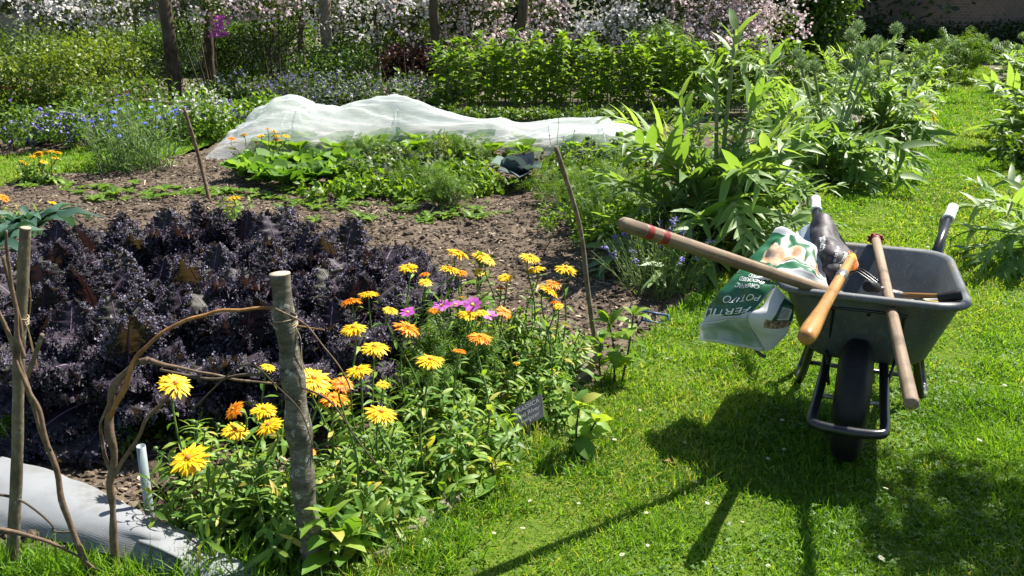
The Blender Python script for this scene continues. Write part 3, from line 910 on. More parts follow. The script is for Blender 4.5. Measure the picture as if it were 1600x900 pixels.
mb = MB()
for k in (-1, 0, 1): tube(mb, spline([(.0, 0, Ln), (.012 * k, .004, Ln - .02), (.018 * k, .004, .02), (.02 * k, -.01, 0)], 6), .0032, 6)
mb.build('prongs', M['black_paint'], t7)
mb = MB(); tube(mb, [(0, 0, Ln), (0, 0, Ln + .03)], .006, 8); mb.build('shank', M['black_paint'], t7)

# ---- bags -------------------------------------------------------------
def bez_surf(G, nu, nv):
    """smooth surface through a grid of points G[v][u]"""
    G = np.array(G, float); nvG, nuG = G.shape[:2]
    def interp(A, n):     # A: (k, m, 3) along axis 0
        k = len(A); out = []
        Q = np.concatenate([[2 * A[0] - A[1]], A, [2 * A[-1] - A[-2]]])
        for s in np.linspace(0, k - 1, n):
            i = min(int(s), k - 2); t = s - i
            a, b_, c_, d = Q[i:i + 4]
            out.append(.5 * ((2 * b_) + (c_ - a) * t + (2 * a - 5 * b_ + 4 * c_ - d) * t * t + (3 * b_ - a - 3 * c_ + d) * t ** 3))
        return np.array(out)
    S = interp(G, nv)
    return interp(S.transpose(1, 0, 2), nu).transpose(1, 0, 2)

def pillow(G, nu, nv, thick, crum=.006, seed=0, back=None):
    S = bez_surf(G, nu, nv)
    du = np.gradient(S, axis=1); dv = np.gradient(S, axis=0)
    Nn = nrm(np.cross(du, dv))
    if Nn[nv // 2, nu // 2] @ (np.array([0, 0, H]) - S[nv // 2, nu // 2]) < 0: Nn = -Nn
    u = np.linspace(0, 1, nu)[None, :]; v = np.linspace(0, 1, nv)[:, None]
    e = np.clip(np.minimum(u, 1 - u) * 6, 0, 1) * np.clip(np.minimum(v, 1 - v) * 6, 0, 1)
    e = np.sqrt(e)
    cr = 1.5 * (1 - 2 * np.abs(noise(S, 11, 69 + seed))) + noise(S, 26, 70 + seed) + .7 * np.abs(noise(S * [1, 1, 1], 48, 71 + seed)) + .5 * noise(S, 90, 72 + seed)
    Fr = S + Nn * (crum * cr * (.35 + .65 * e))[..., None]
    Bk = S - Nn * (thick * e + .002 + crum * noise(S, 30, 75 + seed) * e)[..., None]
    return Fr, Bk, Nn

def grid_faces(nu, nv):
    i, j = np.meshgrid(np.arange(nu - 1), np.arange(nv - 1)); q = (j * nu + i).ravel()
    return np.stack([q, q + 1, q + nu + 1, q + nu], -1), (i.ravel() + .5) / (nu - 1), (j.ravel() + .5) / (nv - 1)

def text_tris(s, bold=0.0):
    cu = bpy.data.curves.new('lettering', 'FONT'); cu.body = s; cu.size = 1.0; cu.resolution_u = 3; cu.offset = bold
    o = bpy.data.objects.new('lettering', cu); COL.objects.link(o)
    dg = bpy.context.evaluated_depsgraph_get()
    me = bpy.data.meshes.new_from_object(o.evaluated_get(dg))
    bpy.data.objects.remove(o)
    me.calc_loop_triangles()
    V = np.zeros(len(me.vertices) * 3); me.vertices.foreach_get('co', V); V = V.reshape(-1, 3)
    F = np.zeros(len(me.loop_triangles) * 3, int); me.loop_triangles.foreach_get('vertices', F); F = F.reshape(-1, 3)
    bpy.data.meshes.remove(me)
    return V, F

def text_on(name, s, Fr, Nn, uv0, du, dv, mat, parent, lift=.0025, bold=0.012):
    """lettering laid over a bag surface: uv0 the start, du the run of the whole word, dv the letter height, both in (u,v)"""
    V, F = text_tris(s, bold)
    w = V[:, 0].max() - V[:, 0].min()
    x = (V[:, 0] - V[:, 0].min()) / w; y = V[:, 1] / .7
    uv = np.array(uv0)[None] + x[:, None] * np.array(du)[None] + y[:, None] * np.array(dv)[None]
    nv_, nu_ = Fr.shape[:2]
    a = np.clip(uv[:, 0], 0, .999) * (nu_ - 1); b_ = np.clip(uv[:, 1], 0, .999) * (nv_ - 1)
    i = a.astype(int); j = b_.astype(int); fu = (a - i)[:, None]; fv = (b_ - j)[:, None]
    def smp(A): return (A[j, i] * (1 - fu) + A[j, i + 1] * fu) * (1 - fv) + (A[j + 1, i] * (1 - fu) + A[j + 1, i + 1] * fu) * fv
    P = smp(Fr) + smp(Nn) * lift
    mb = MB(); mb.add(P, None, F)
    o = mb.build(name, mat, None, smooth=False)
    if parent is not None:
        bpy.context.view_layer.update()
        o.parent = parent; o.matrix_parent_inverse = parent.matrix_world.inverted()
    return o

def bagmat(name, col, rough=.35, trans=.12, var=None, vs=20):
    m, nt, N, L, b = new_mat(name)
    if var: L.new(mixc(nt, ramp(nt, tex(nt, vs, 5, .6), [(0, 0, 0), (1, 1, 1)], [.42, .58]), col, var), b.inputs['Base Color'])
    else: b.inputs['Base Color'].default_value = (*col, 1)
    b.inputs['Roughness'].default_value = rough
    t = N.new('ShaderNodeBsdfTranslucent'); t.inputs['Color'].default_value = (*[min(1, c * 1.1) for c in col], 1)
    mx = N.new('ShaderNodeMixShader'); mx.inputs[0].default_value = trans
    L.new(b.outputs[0], mx.inputs[1]); L.new(t.outputs[0], mx.inputs[2]); L.new(mx.outputs[0], N['Material Output'].inputs['Surface'])
    return m
M['bag_green'] = bagmat('green bag print', (.012, .105, .038), .4, .12)
M['bag_dkgreen'] = bagmat('dark green bag print', (.008, .06, .03), .35, .08)
M['bag_white'] = bagmat('white bag plastic', (.68, .70, .70), .4, .35)
M['bag_clear'] = bagmat('pale bag lining', (.50, .56, .52), .4, .45, (.22, .36, .27), 11)
M['bag_food'] = bagmat('printed vegetable photo', (.52, .30, .16), .35, .1, (.62, .48, .36), 30)
M['bag_grit'] = bagmat('printed grit photo', (.40, .30, .20), .4, .1, (.10, .05, .03), 110)
M['bag_black'] = bagmat('black bag plastic', (.016, .012, .014), .6, .03, (.075, .065, .068), 34)
M['bag_red'] = bagmat('red bag print', (.40, .03, .015), .35, .1, (.60, .22, .02), 60)
M['bag_blue'] = bagmat('pale blue bag plastic', (.36, .46, .54), .4, .25, (.5, .56, .60), 18)

def y3(px, py, Y): return aty(px, py, Y)
def bag(name, label, G, nu, nv, thick, fmat, mats, crum=.006, seed=0, crease=0.0):
    c0 = np.mean(np.array(G).reshape(-1, 3), 0)
    th = thing(name, label, 'bag', c0)
    Fr, Bk, Nn = pillow(G, nu, nv, thick, crum, seed)
    if crease: Fr = Fr + Nn * (crease * .020 * (np.abs(noise(Fr @ np.array([[.8, .5, -.2], [-.5, .8, .3], [.3, -.2, .9]]) * [2.2, 1, .45], 15, seed + 200)) + .5 * np.abs(noise(Fr * [.6, 1, 2.4], 26, seed + 201)) - .5))[..., None]
    Q, u, v = grid_faces(nu, nv)
    Vv = np.concatenate([Fr.reshape(-1, 3), Bk.reshape(-1, 3)]) - c0
    Qb = Q[:, ::-1] + nu * nv
    # rim strip
    b_ = np.concatenate([np.arange(nu - 1), nu - 1 + nu * np.arange(nv - 1), (nu * nv - 1) - np.arange(nu - 1), nu * (nv - 1) - nu * np.arange(nv - 1)])
    b2 = np.roll(b_, -1)
    Qr = np.stack([b_, b2, b2 + nu * nv, b_ + nu * nv], -1)
    mb = MB(); mi = fmat(u, v, Fr.reshape(-1, 3)[Q].mean(1))
    mb.add(Vv, np.concatenate([Q, Qb, Qr]), None, np.concatenate([mi, np.full(len(Qb), 1 if len(mats) > 1 else 0), np.full(len(Qr), 1 if len(mats) > 1 else 0)]))
    mb.build('sack', mats, th)
    return th, Fr, Nn

# big green and white bag: part in the tray, the rest hanging outside on the left
G = [[y3(1214, 360, 3.22), y3(1232, 362, 3.18), y3(1250, 370, 3.12), y3(1276, 386, 3.06)],
     [y3(1180, 396, 3.12), y3(1215, 392, 3.00), y3(1255, 400, 2.96), y3(1290, 428, 2.94)],
     [y3(1147, 432, 3.02), y3(1185, 436, 2.86), y3(1235, 430, 2.83), y3(1294, 452, 2.86)],
     ]
# upper half
def fm_top(u, v, P):
    m = np.zeros(len(u), int)
    m[(v < .1) | (u > .93) | ((u < .42) & (u > .3) & (v < .34))] = 1
    nn = noise(np.stack([u * 1.5, v], -1), 9, 5) * .06
    m[(v > .30 + nn) & (v < .62 + nn) & (u > .12) & (u < .74)] = 2
    m[(u > .80 + .1 * (v - .4)) & (u < .95) & (v > .36) & (v < .8)] = 3
    m[(v > .70 + nn) & (v < .78 + nn) & (u > .25)] = 1
    m[(v > .90) & (u > .3)] = 1
    return m
bag1, Fr1, Nn1 = bag('fertiliser_bag', 'crumpled green and white plastic bag hanging over the left rim of the wheelbarrow', G, 54, 54, .03, fm_top, [M['bag_green'], M['bag_white'], M['bag_food'], M['bag_grit']], .015, 1)
def bag_part(name, G, nu, nv, thick, fmat, mats, crum, seed, parent):
    Fr, Bk, Nn = pillow(G, nu, nv, thick, crum, seed)
    Q, u, v = grid_faces(nu, nv)
    Vv = np.concatenate([Fr.reshape(-1, 3), Bk.reshape(-1, 3)]) - np.array(parent.location)
    b_ = np.concatenate([np.arange(nu - 1), nu - 1 + nu * np.arange(nv - 1), (nu * nv - 1) - np.arange(nu - 1), nu * (nv - 1) - nu * np.arange(nv - 1)])
    b2 = np.roll(b_, -1)
    mb = MB(); mi = fmat(u, v, None)
    mb.add(Vv, np.concatenate([Q, Q[:, ::-1] + nu * nv, np.stack([b_, b2, b2 + nu * nv, b_ + nu * nv], -1)]), None, np.concatenate([mi, np.full(len(Q), 1), np.full(len(b_), 1)]))
    mb.build(name, mats, parent)
    return Fr, Nn
# hanging front: green print over a white hem
G = [[y3(1150, 428, 3.02), y3(1176, 430, 2.92), y3(1214, 446, 2.82)],
     [y3(1127, 455, 3.01), y3(1160, 458, 2.88), y3(1198, 462, 2.80)],
     [y3(1108, 482, 3.00), y3(1142, 484, 2.88), y3(1182, 480, 2.79)],
     [y3(1098, 506, 2.98), y3(1134, 500, 2.88), y3(1168, 496, 2.79)]]
def fm_h(u, v, P):
    m = np.zeros(len(u), int)
    m[v > .86 - .05 * np.sin(u * 7)] = 1
    return m
Fr2, Nn2 = bag_part('printed_panel', G, 40, 40, .012, fm_h, [M['bag_green'], M['bag_white']], .010, 2, bag1)
# open translucent mouth at the lower end
G = [[y3(1098, 503, 2.975), y3(1134, 497, 2.87), y3(1168, 496, 2.785)],
     [y3(1094, 520, 2.985), y3(1136, 520, 2.90), y3(1182, 524, 2.80)],
     [y3(1095, 532, 2.975), y3(1140, 538, 2.89), y3(1196, 548, 2.80)]]
bag_part('open_mouth', G, 36, 26, .01, lambda u, v, P: np.where((v > .82) | (v < .06) | (u < .08), 1, 0), [M['bag_clear'], M['bag_white']], .011, 3, bag1)
# white gusset with the barcode panel
G = [[y3(1212, 446, 2.815), y3(1226, 462, 2.80), y3(1238, 474, 2.80)],
     [y3(1190, 480, 2.79), y3(1212, 486, 2.77), y3(1238, 490, 2.79)],
     [y3(1169, 497, 2.785), y3(1200, 510, 2.76), y3(1234, 505, 2.79)],
     [y3(1196, 548, 2.80), y3(1206, 544, 2.79), y3(1226, 520, 2.795)]]
def fm_g(u, v, P):
    m = np.full(len(u), 1)
    m[(u > .52) & (v < .66) & (v > .05)] = 0
    m[(u > .40) & (v < .70) & (v > .54)] = 3
    m[(u > .60) & (u < .88) & (v > .22) & (v < .52)] = 2
    return m
Fr3, Nn3 = bag_part('gusset', G, 34, 40, .008, fm_g, [M['bag_dkgreen'], M['bag_white'], M['bag_white'], M['bag_grit']], .007, 4, bag1)
ink = plain('black ink', (.02, .02, .02), .6)
text_on('barcode', '|||||||||', Fr3, Nn3, (.66, .26), (0, .22), (.17, 0), ink, bag1, .002, .01)
wi = M['white_ink']
text_on('lettering', 'FERTILI', Fr2, Nn2, (.95, .68), (-.92, .02), (0, .17), wi, bag1, .004, .0)
text_on('lettering', 'POTATO', Fr2, Nn2, (.97, .40), (-.66, .04), (0, .12), wi, bag1, .004, .0)
text_on('lettering', 'ORGANIC', Fr2, Nn2, (.88, .24), (-.50, -.03), (0, .075), wi, bag1, .004, .0)
text_on('lettering', 'ENDORSED', Fr2, Nn2, (.88, .12), (-.52, -.03), (0, .075), wi, bag1, .004, .0)
text_on('lettering', 'ADDED', Fr2, Nn2, (.84, .02), (-.34, -.01), (0, .07), wi, bag1, .004, .0)
# trailing dark strip under the bag
mb = MB(); P = spline([y3(1180, 545, 2.83), y3(1188, 554, 2.82), y3(1196, 557, 2.82)], 6) - np.array(bag1.location)
tube(mb, P, .006, 6); mb.build('torn_strip', M['bag_black'], bag1)

# black bag behind it
G = [[y3(1268, 350, 3.26), y3(1281, 338, 3.25), y3(1292, 337, 3.24), y3(1303, 347, 3.22)],
     [y3(1266, 372, 3.17), y3(1285, 366, 3.14), y3(1302, 368, 3.14), y3(1318, 374, 3.16)],
     [y3(1276, 392, 3.06), y3(1293, 385, 3.02), y3(1314, 390, 3.02), y3(1334, 396, 3.08)],
     [y3(1286, 425, 2.97), y3(1296, 420, 2.95), y3(1314, 412, 2.96), y3(1337, 414, 3.02)],
     [y3(1292, 450, 2.92), y3(1302, 448, 2.92), y3(1312, 440, 2.93), y3(1326, 430, 2.98)]]
def fm_b(u, v, P):
    m = np.zeros(len(u), int)
    m[(u > .80) & (v > .50) & (v < .86)] = 2
    return m
bag2, FrB, NnB = bag('compost_bag', 'crumpled black plastic bag with white lettering standing in the wheelbarrow', G, 70, 90, .018, fm_b, [M['bag_black'], M['bag_black'], M['bag_red']], .0025, 9, 1.0)
text_on('lettering', 'COMPOST', FrB, NnB, (.16, .56), (.07, -.24), (.13, .0), wi, bag2, .004, .02)
text_on('lettering', 'for the garden', FrB, NnB, (.46, .72), (.05, -.20), (.07, 0), wi, bag2, .004, .0)
text_on('lettering', 'and potting.', FrB, NnB, (.56, .84), (.09, -.24), (.08, 0), wi, bag2, .004, .005)
G = [[y3(1246, 362, 3.27), y3(1258, 352, 3.27), y3(1270, 349, 3.26)],
     [y3(1252, 374, 3.22), y3(1262, 368, 3.22), y3(1270, 368, 3.21)],
     [y3(1264, 392, 3.13), y3(1270, 388, 3.13), y3(1276, 388, 3.12)]]
bag('plastic_sack', 'pale blue plastic sack tucked between the green bag and the black bag', G, 24, 24, .012, lambda u, v, P: np.zeros(len(u), int), [M['bag_blue']], .006, 14)
# ------------------------------------------------------------------ background: wall, hedges, pergola roses, trees
# brick garden wall, back right
bw = thing('brick_wall', 'tall old brick garden wall in deep shade at the far end of the grass path', 'wall', (13, 21.0, 0))
m, nt, N, L, b = new_mat('old brick')
tc = N.new('ShaderNodeTexCoord'); mp = N.new('ShaderNodeMapping'); mp.inputs['Rotation'].default_value = (radians(90), 0, 0)
br = N.new('ShaderNodeTexBrick'); br.inputs['Scale'].default_value = 4.4; br.inputs['Mortar Size'].default_value = .02
br.inputs['Color1'].default_value = (.20, .13, .095, 1); br.inputs['Color2'].default_value = (.13, .095, .075, 1); br.inputs['Mortar'].default_value = (.22, .19, .16, 1)
L.new(tc.outputs['Object'], mp.inputs['Vector']); L.new(mp.outputs['Vector'], br.inputs['Vector'])
c = mixc(nt, ramp(nt, tex(nt, 1.2, 6, .7), [(0, 0, 0), (.8, .8, .8)], [.42, .65]), br.outputs['Color'], (.09, .075, .065))
L.new(c, b.inputs['Base Color']); b.inputs['Roughness'].default_value = .95
bump(nt, b, br.outputs['Fac'], .6, .01)
mb = MB(); box(mb, (0, 0, 1.55), (22, .34, 3.3)); mb.build('brickwork', m, bw, smooth=False)
mb = MB(); box(mb, (0, 0, 3.245), (22.1, .46, .09), bev=.01); mb.build('coping', M['stone'], bw, smooth=False)

tiny = [leafT(.55, 1, 'oval', .25, .4), leafT(.6, 2, 'oval', .2, .7)]
oval = [leafT(.5, 2, 'oval', .22, .6), leafT(.55, 2, 'oval', .3, .9)]
lance = [leafT(.26, 3, 'lance', .25, .7), leafT(.3, 3, 'lance', .2, 1.1)]

def shrub(name, label, cat, base, C, Rr, n, tp, size, mat, group=None, stems=0, up=.4, shell=.5, flowers=None, rlo=0., rhi=1., seed=0, stemmat='stem_dark', h=None):
    """bushy plant: foliage through clumps, a few woody stems, optional flowers"""
    rng = np.random.RandomState(seed + 100)
    base = np.asarray(base, float)
    th = thing(name, label, cat, base, 0, group)
    C = np.asarray(C, float)
    mb = MB(); cloud(rng, mb, C, Rr, n, tp, size, 0, up, shell, rlo, rhi); mb.build('foliage', M[mat], th)
    if stems:
        mb = MB()
        for i in range(stems):
            e = C[rng.randint(len(C))] + rng.normal(size=3) * .05
            s0 = np.array([e[0] * .35, e[1] * .35, 0])
            tube(mb, spline([s0, s0 * .4 + e * .6 + rng.normal(size=3) * .03, e], 5), np.linspace(.012, .004, 11), 5)
        mb.build('stems', M[stemmat], th)
    for (nm, fm, nn, sz, tpF, zlo) in (flowers or []):
        mb = MB()
        R2 = np.asarray(Rr, float); R2 = R2 if R2.ndim == 2 else np.repeat(R2[:, None], 3, 1)
        i = rng.choice(len(C), nn, p=R2.prod(1) / R2.prod(1).sum()); d = rdir(rng, nn, .3)
        P = C[i] + d * R2[i] * rng.uniform(.85, 1.1, nn)[:, None]
        if name == 'climbing_rose': P[:, 1] -= rng.uniform(.05, .40, nn)
        P = P[P[:, 2] > zlo]
        # flowers come in trusses
        k = rng.randint(3, 15, len(P)); P = np.repeat(P, k, 0) + rng.normal(size=(k.sum(), 3)) * .055
        D = nrm(rng.normal(size=(len(P), 3)))
        mb.inst(tpF, frames(P, D, nrm(rng.normal(size=(len(P), 3)) + [0, -.6, .8]), rng.uniform(*sz, len(P))), 0, rng.uniform(0, 1, len(P)))
        mb.build(nm, M[fm], th)
    return th

pt = leafT(.9, 1, 'oval', .2, .3)
ROSE = joinT([rotz(T(pt.V * [1, .55, 1] + [0, .02, .03 * (i % 2)], pt.Q, pt.F, pt.t), i * 2 * pi / 5) for i in range(5)])

# far wood behind the pergola
rng = np.random.RandomState(21)
def rows(x0, x1, y, z0, z1, r, step, jy=.4):
    C = []
    for x in np.arange(x0, x1, step):
        for z in np.arange(z0, z1, step * .9):
            C.append((x + rng.normal() * .2, y + rng.normal() * jy, z + rng.normal() * .15))
    return np.array(C), np.full(len(C), r) * rng.uniform(.75, 1.25, len(C))
mb = MB(); C_, R_ = rows(-18, 10, 21, .6, 6.5, 1.0, 1.1, .7)
cloud(rng, mb, C_, R_, 26000, oval, (.12, .24), 0, .4, .3)
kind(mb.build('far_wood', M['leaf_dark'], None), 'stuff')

# glasshouse and board fence glimpsed behind the left of the pergola
gh = thing('greenhouse', 'pale roofed garden building glimpsed between the rose trunks on the left', 'greenhouse', (-6.9, 18.2, 0))
wl = plain('pale boards', (.20, .18, .15), .8, var=(.2, .19, .16), vscale=3, stretch=(6, 6, .3))
mb = MB(); box(mb, (0, 0, .5), (5.6, 1.6, 1.0)); mb.build('wall', wl, gh, smooth=False)
mb = MB()
for s in (-1, 1):
    a = s * .5
    R3 = np.array([[1, 0, 0], [0, cos(a), -sin(a)], [0, sin(a), cos(a)]])
    box(mb, (0, -s * .48, 1.25), (5.9, 1.15, .05), R=R3.T if False else R3.T)
mb.build('roof', plain('white painted roof', (.62, .66, .68), .4), gh, smooth=False)
for i in range(7):
    mb = MB(); box(mb, (-2.4 + i * .8, -.82, .5), (.05, .05, 1.0)); mb.build('post', plain('post brown', (.12, .08, .05), .8) if i == 0 else bpy.data.materials['post brown'], gh, smooth=False)

# pergola posts (rough trunks) and the rail above them
PY = 13.2
posts = [(262, .105, 'bark_dark', 'thick dark trunk post left of the purple clematis, widest of the rose pergola posts'), (326, .07, 'bark_dark', 'slim dark post just left of the clipped dark box hedge'), (474, .06, 'bark', 'slim pale post at the right end of the clipped box hedge'), (511, .095, 'bark', 'stout sunlit post right of the box hedge, beside a slimmer pale post'),
         (590, .05, 'bark', 'thin pale post standing in front of the variegated shrub'), (681, .085, 'bark_dark', 'dark ivy wrapped post at the left end of the tall leafy row'), (815, .085, 'bark_dark', 'dark post wrapped in blossom above the middle of the leafy row')]
for i, (px, r, mt, lb) in enumerate(posts):
    p = aty(px, 60, PY + (.6 if i in (1, 2, 4) else -.42))
    mb = MB(); rr = np.random.RandomState(i)
    P = np.array([(rr.normal() * .018, rr.normal() * .018, z) for z in np.linspace(0, 2.7, 8)]); P[0, :2] *= .3
    tube(mb, spline(P, 4), np.linspace(r * .88, r * .66, 29), 10, rough=.08, seed=i)
    o = mb.build('pergola_post', M[mt], None, loc=(p[0], p[1], 0))
    tag(o, lb, 'post', 'rough posts of the rose pergola')
for i, y in enumerate((PY, PY + .9)):
    mb = MB(); tube(mb, [(-10, 0, 0), (-3, 0, .03), (3, 0, -.02), (7.5, 0, 0)], .06, 8, rough=.08, seed=i)
    o = mb.build('pergola_rail', M['bark_dark'], None, loc=(0, y, 2.68))
    tag(o, ['round horizontal rail on top of the front row of pergola posts', 'round horizontal rail on top of the rear row of pergola posts'][i], 'rail', 'rails of the rose pergola')

# climbing roses
roses = [
    (0, .55, 620, 'climbing rose thick with pale pink blossom at the far left corner', 'petal_white', 1.35, 1.0),
    (95, .55, 520, 'climbing rose with white clusters and dark gaps above the golden hedge', 'petal_white', 1.2, 1.0),
    (205, .8, 260, 'thin climbing rose left of the thickest trunk, pale building showing through', 'petal_white', .8, .9),
    (330, .85, 260, 'climbing rose around the slim dark post, pink blossom arching overhead', 'petal_pink', .8, 1.0),
    (425, .82, 260, 'climbing rose over the box hedge with daylight showing through its stems', 'petal_pink', .7, 1.0),
    (545, .62, 420, 'climbing rose filling the gap between stout sunlit post and thin pale post', 'petal_white', 1.0, 1.0),
    (635, .72, 300, 'climbing rose above the variegated shrub, white clusters hanging low', 'petal_white', .8, .9),
    (735, .40, 560, 'climbing rose with hanging white trusses right of the ivy wrapped post', 'petal_pink', 1.3, 1.1),
    (850, .30, 640, 'climbing rose solid with grey pink blossom behind the middle of the leafy row', 'petal_pink', 1.5, 1.1),
    (960, .28, 760, 'climbing rose with many small white flowers behind the fennel', 'petal_white', 1.5, 1.1),
    (1070, .25, 860, 'climbing rose densely covered in dusty pink bloom behind the tall artichoke', 'petal_pink', 1.5, 1.1),
    (1175, .22, 900, 'climbing rose at the right end of the pergola beside the bright green shrub', 'petal_pink', 1.5, 1.0)]
for i, (px, zlo, nf, lb, fm, dens, wd) in enumerate(roses):
    p = aty(px, 60, PY + .35); rr = np.random.RandomState(300 + i)
    nC = 22
    C_ = np.stack([rr.normal(size=nC) * .38 * wd, rr.normal(size=nC) * .20, rr.uniform(zlo + .12, 1.75, nC)], -1)
    C_[:, 1] -= .40 * (1.75 - C_[:, 2])
    R_ = rr.uniform(.14, .30, nC)
    shrub('climbing_rose', lb, 'rose', (p[0], p[1], 0), C_, R_, int(3200 * dens), oval, (.035, .07), 'leaf_rose', 'climbing roses on the pergola', 7, .4, .35,
          [('blossom', fm, int(nf * .34), (.026, .048), ROSE, zlo)], seed=i * 7, stemmat='bark_dark')

# purple clematis panicle
p = aty(342, 38, PY - .35)
mb = MB(); rr = np.random.RandomState(4); n = 90
P = np.stack([rr.normal(size=n) * .055, rr.normal(size=n) * .05, rr.uniform(-.16, .13, n)], -1)
mb.inst(ROSE, frames(P, rdir(rr, n), [0, -1, .3], rr.uniform(.025, .045, n)), 0, rr.uniform(0, 1, n))
tag(mb.build('clematis', M['petal_purple'], None, loc=p), 'hanging spray of violet clematis flowers against the rose pergola', 'clematis')

def hedge(name, label, x0, x1, y0, y1, h, n, tp, size, mat, seed, base=(0, 0), rag=.06, group=None):
    """clipped hedge: leaves through an outer shell with an uneven face, plus inner twigs"""
    rr = np.random.RandomState(seed)
    th = thing(name, label, 'hedge', ((x0 + x1) / 2, (y0 + y1) / 2, 0), 0, group)
    w, d = (x1 - x0) / 2, (y1 - y0) / 2
    mb = MB()
    f = rr.uniform(0, 1, n)
    P = np.stack([rr.uniform(-w, w, n), rr.uniform(-d, d, n), rr.uniform(.02, h, n)], -1)
    a = f < .34; P[a, 2] = h; b_ = (f >= .34) & (f < .78); P[b_, 1] = -d
    c_ = (f >= .78) & (f < .9); P[c_, 0] = np.where(rr.uniform(size=c_.sum()) < .5, -w, w)
    P += rr.normal(size=P.shape) * rag + (noise(P, 3.2, seed)[:, None] * [0.3, 1, 1]) * rag * 1.4
    D = nrm(rr.normal(size=(n, 3)) + [0, -.5, .4]); U = nrm(rr.normal(size=(n, 3)) * .5 + [0, -.35, .6])
    k = P[:, 2] > 0
    mb.inst(tp[0], frames(P[k], D[k], U[k], rr.uniform(*size, k.sum())), 0, np.clip(rr.uniform(0, 1, k.sum()) + .3 * noise(P[k], 3, seed + 1), 0, 1))
    mb.build('foliage', M[mat], th)
    mb = MB()
    for i in range(int(w * 10)):
        x = rr.uniform(-w, w); y = rr.uniform(-d * .6, d * .6)
        tube(mb, spline([(x, y, 0), (x + rr.normal() * .05, y, h * .5), (x + rr.normal() * .12, y + rr.normal() * .1, h * .93)], 3), np.linspace(.018, .005, 7), 5)
    mb.build('stems', M['bark_dark'], th)
    return th
a = aty(-120, 100, 10.8)[0]; c = aty(150, 100, 10.8)[0]
hedge('hedge', 'rounded golden green hedge in full sun along the far left edge', a, c, 10.5, 12.2, .72, 15000, oval, (.035, .075), 'leaf_yellow', 61, rag=.10)
hedge('hedge', 'long green hedge continuing left beyond the golden one', -16, aty(-130, 100, 10.8)[0], 10.6, 12.3, .8, 16000, oval, (.04, .08), 'leaf_mid', 68, rag=.10)
a = aty(130, 100, 14)[0]; c = aty(318, 100, 14)[0]
hedge('hedge', 'mixed green hedge with a white flowered climber, left of the clipped box hedge', a, c, 13.9, 15.0, .80, 11000, oval, (.035, .07), 'leaf_mid', 62, rag=.10)
a = aty(335, 100, 14.2)[0]; c = aty(478, 100, 14.2)[0]
hedge('box_hedge', 'square clipped dark green box hedge behind the slim dark post', a, c, 14.2, 15.1, .85, 14000, tiny, (.03, .055), 'leaf_mid', 63, rag=.05)
a = aty(600, 80, 17)[0]; c = aty(676, 80, 17)[0]
hedge('shrub', 'cream variegated rounded shrub seen between the thin pale post and ivy post', a, c, 17, 18, .72, 6000, oval, (.05, .09), 'leaf_yellow', 64, rag=.12)
a = aty(595, 105, 15)[0]; c = aty(700, 105, 15)[0]
hedge('shrub', 'low burgundy leaved shrub behind the left end of the leafy row', a, c, 14.8, 15.6, .42, 5000, oval, (.04, .08), 'leaf_burgundy', 65, rag=.09, group='burgundy shrubs under the pergola')
a = aty(700, 95, 15)[0]; c = aty(900, 95, 15)[0]
hedge('shrub', 'long burgundy leaved shrub below the roses behind the middle of the leafy row', a, c, 14.8, 15.6, .50, 7000, oval, (.04, .08), 'leaf_burgundy', 66, rag=.09, group='burgundy shrubs under the pergola')
a = aty(470, 120, 12.2)[0]; c = aty(565, 120, 12.2)[0]
hedge('shrub', 'loose yellow green shrub behind the left part of the white net', a, c, 12.3, 13.0, .55, 5000, oval, (.04, .08), 'leaf_mid', 67, rag=.12)
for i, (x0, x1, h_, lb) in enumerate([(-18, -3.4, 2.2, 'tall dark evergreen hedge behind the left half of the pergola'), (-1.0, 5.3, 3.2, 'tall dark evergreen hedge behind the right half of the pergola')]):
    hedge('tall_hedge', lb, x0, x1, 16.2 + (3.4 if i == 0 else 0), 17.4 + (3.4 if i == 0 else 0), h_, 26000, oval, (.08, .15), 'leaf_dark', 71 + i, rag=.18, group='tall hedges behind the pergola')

# bright green shrub at the right end of the pergola
C_ = [(0, 0, .5), (.3, -.1, .9), (-.3, 0, 1.0), (.15, .1, 1.5), (-.2, .1, 1.7), (.55, -.1, .5), (.5, 0, 1.3), (0, 0, 2.1), (.35, 0, 1.9)]
p = aty(1240, 95, 15.5)
shrub('tall_shrub', 'dense bright green shrub standing between rose pergola and brick wall', 'shrub', (p[0], p[1], 0), C_, np.full(9, .48), 9000, oval, (.07, .13), 'leaf_mid', None, 6, seed=80)
C_ = np.array([(x, 0, .35) for x in np.arange(-3.2, 3.4, .45)]); C_[:, 2] += np.random.RandomState(1).uniform(-.05, .25, len(C_))
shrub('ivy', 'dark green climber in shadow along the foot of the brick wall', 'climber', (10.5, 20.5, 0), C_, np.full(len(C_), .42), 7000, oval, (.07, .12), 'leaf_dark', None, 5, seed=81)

M['leaf_row'] = leafmat('row leaf', [(.08, .16, .010), (.13, .23, .016), (.19, .30, .026)], .45, .45, .4)
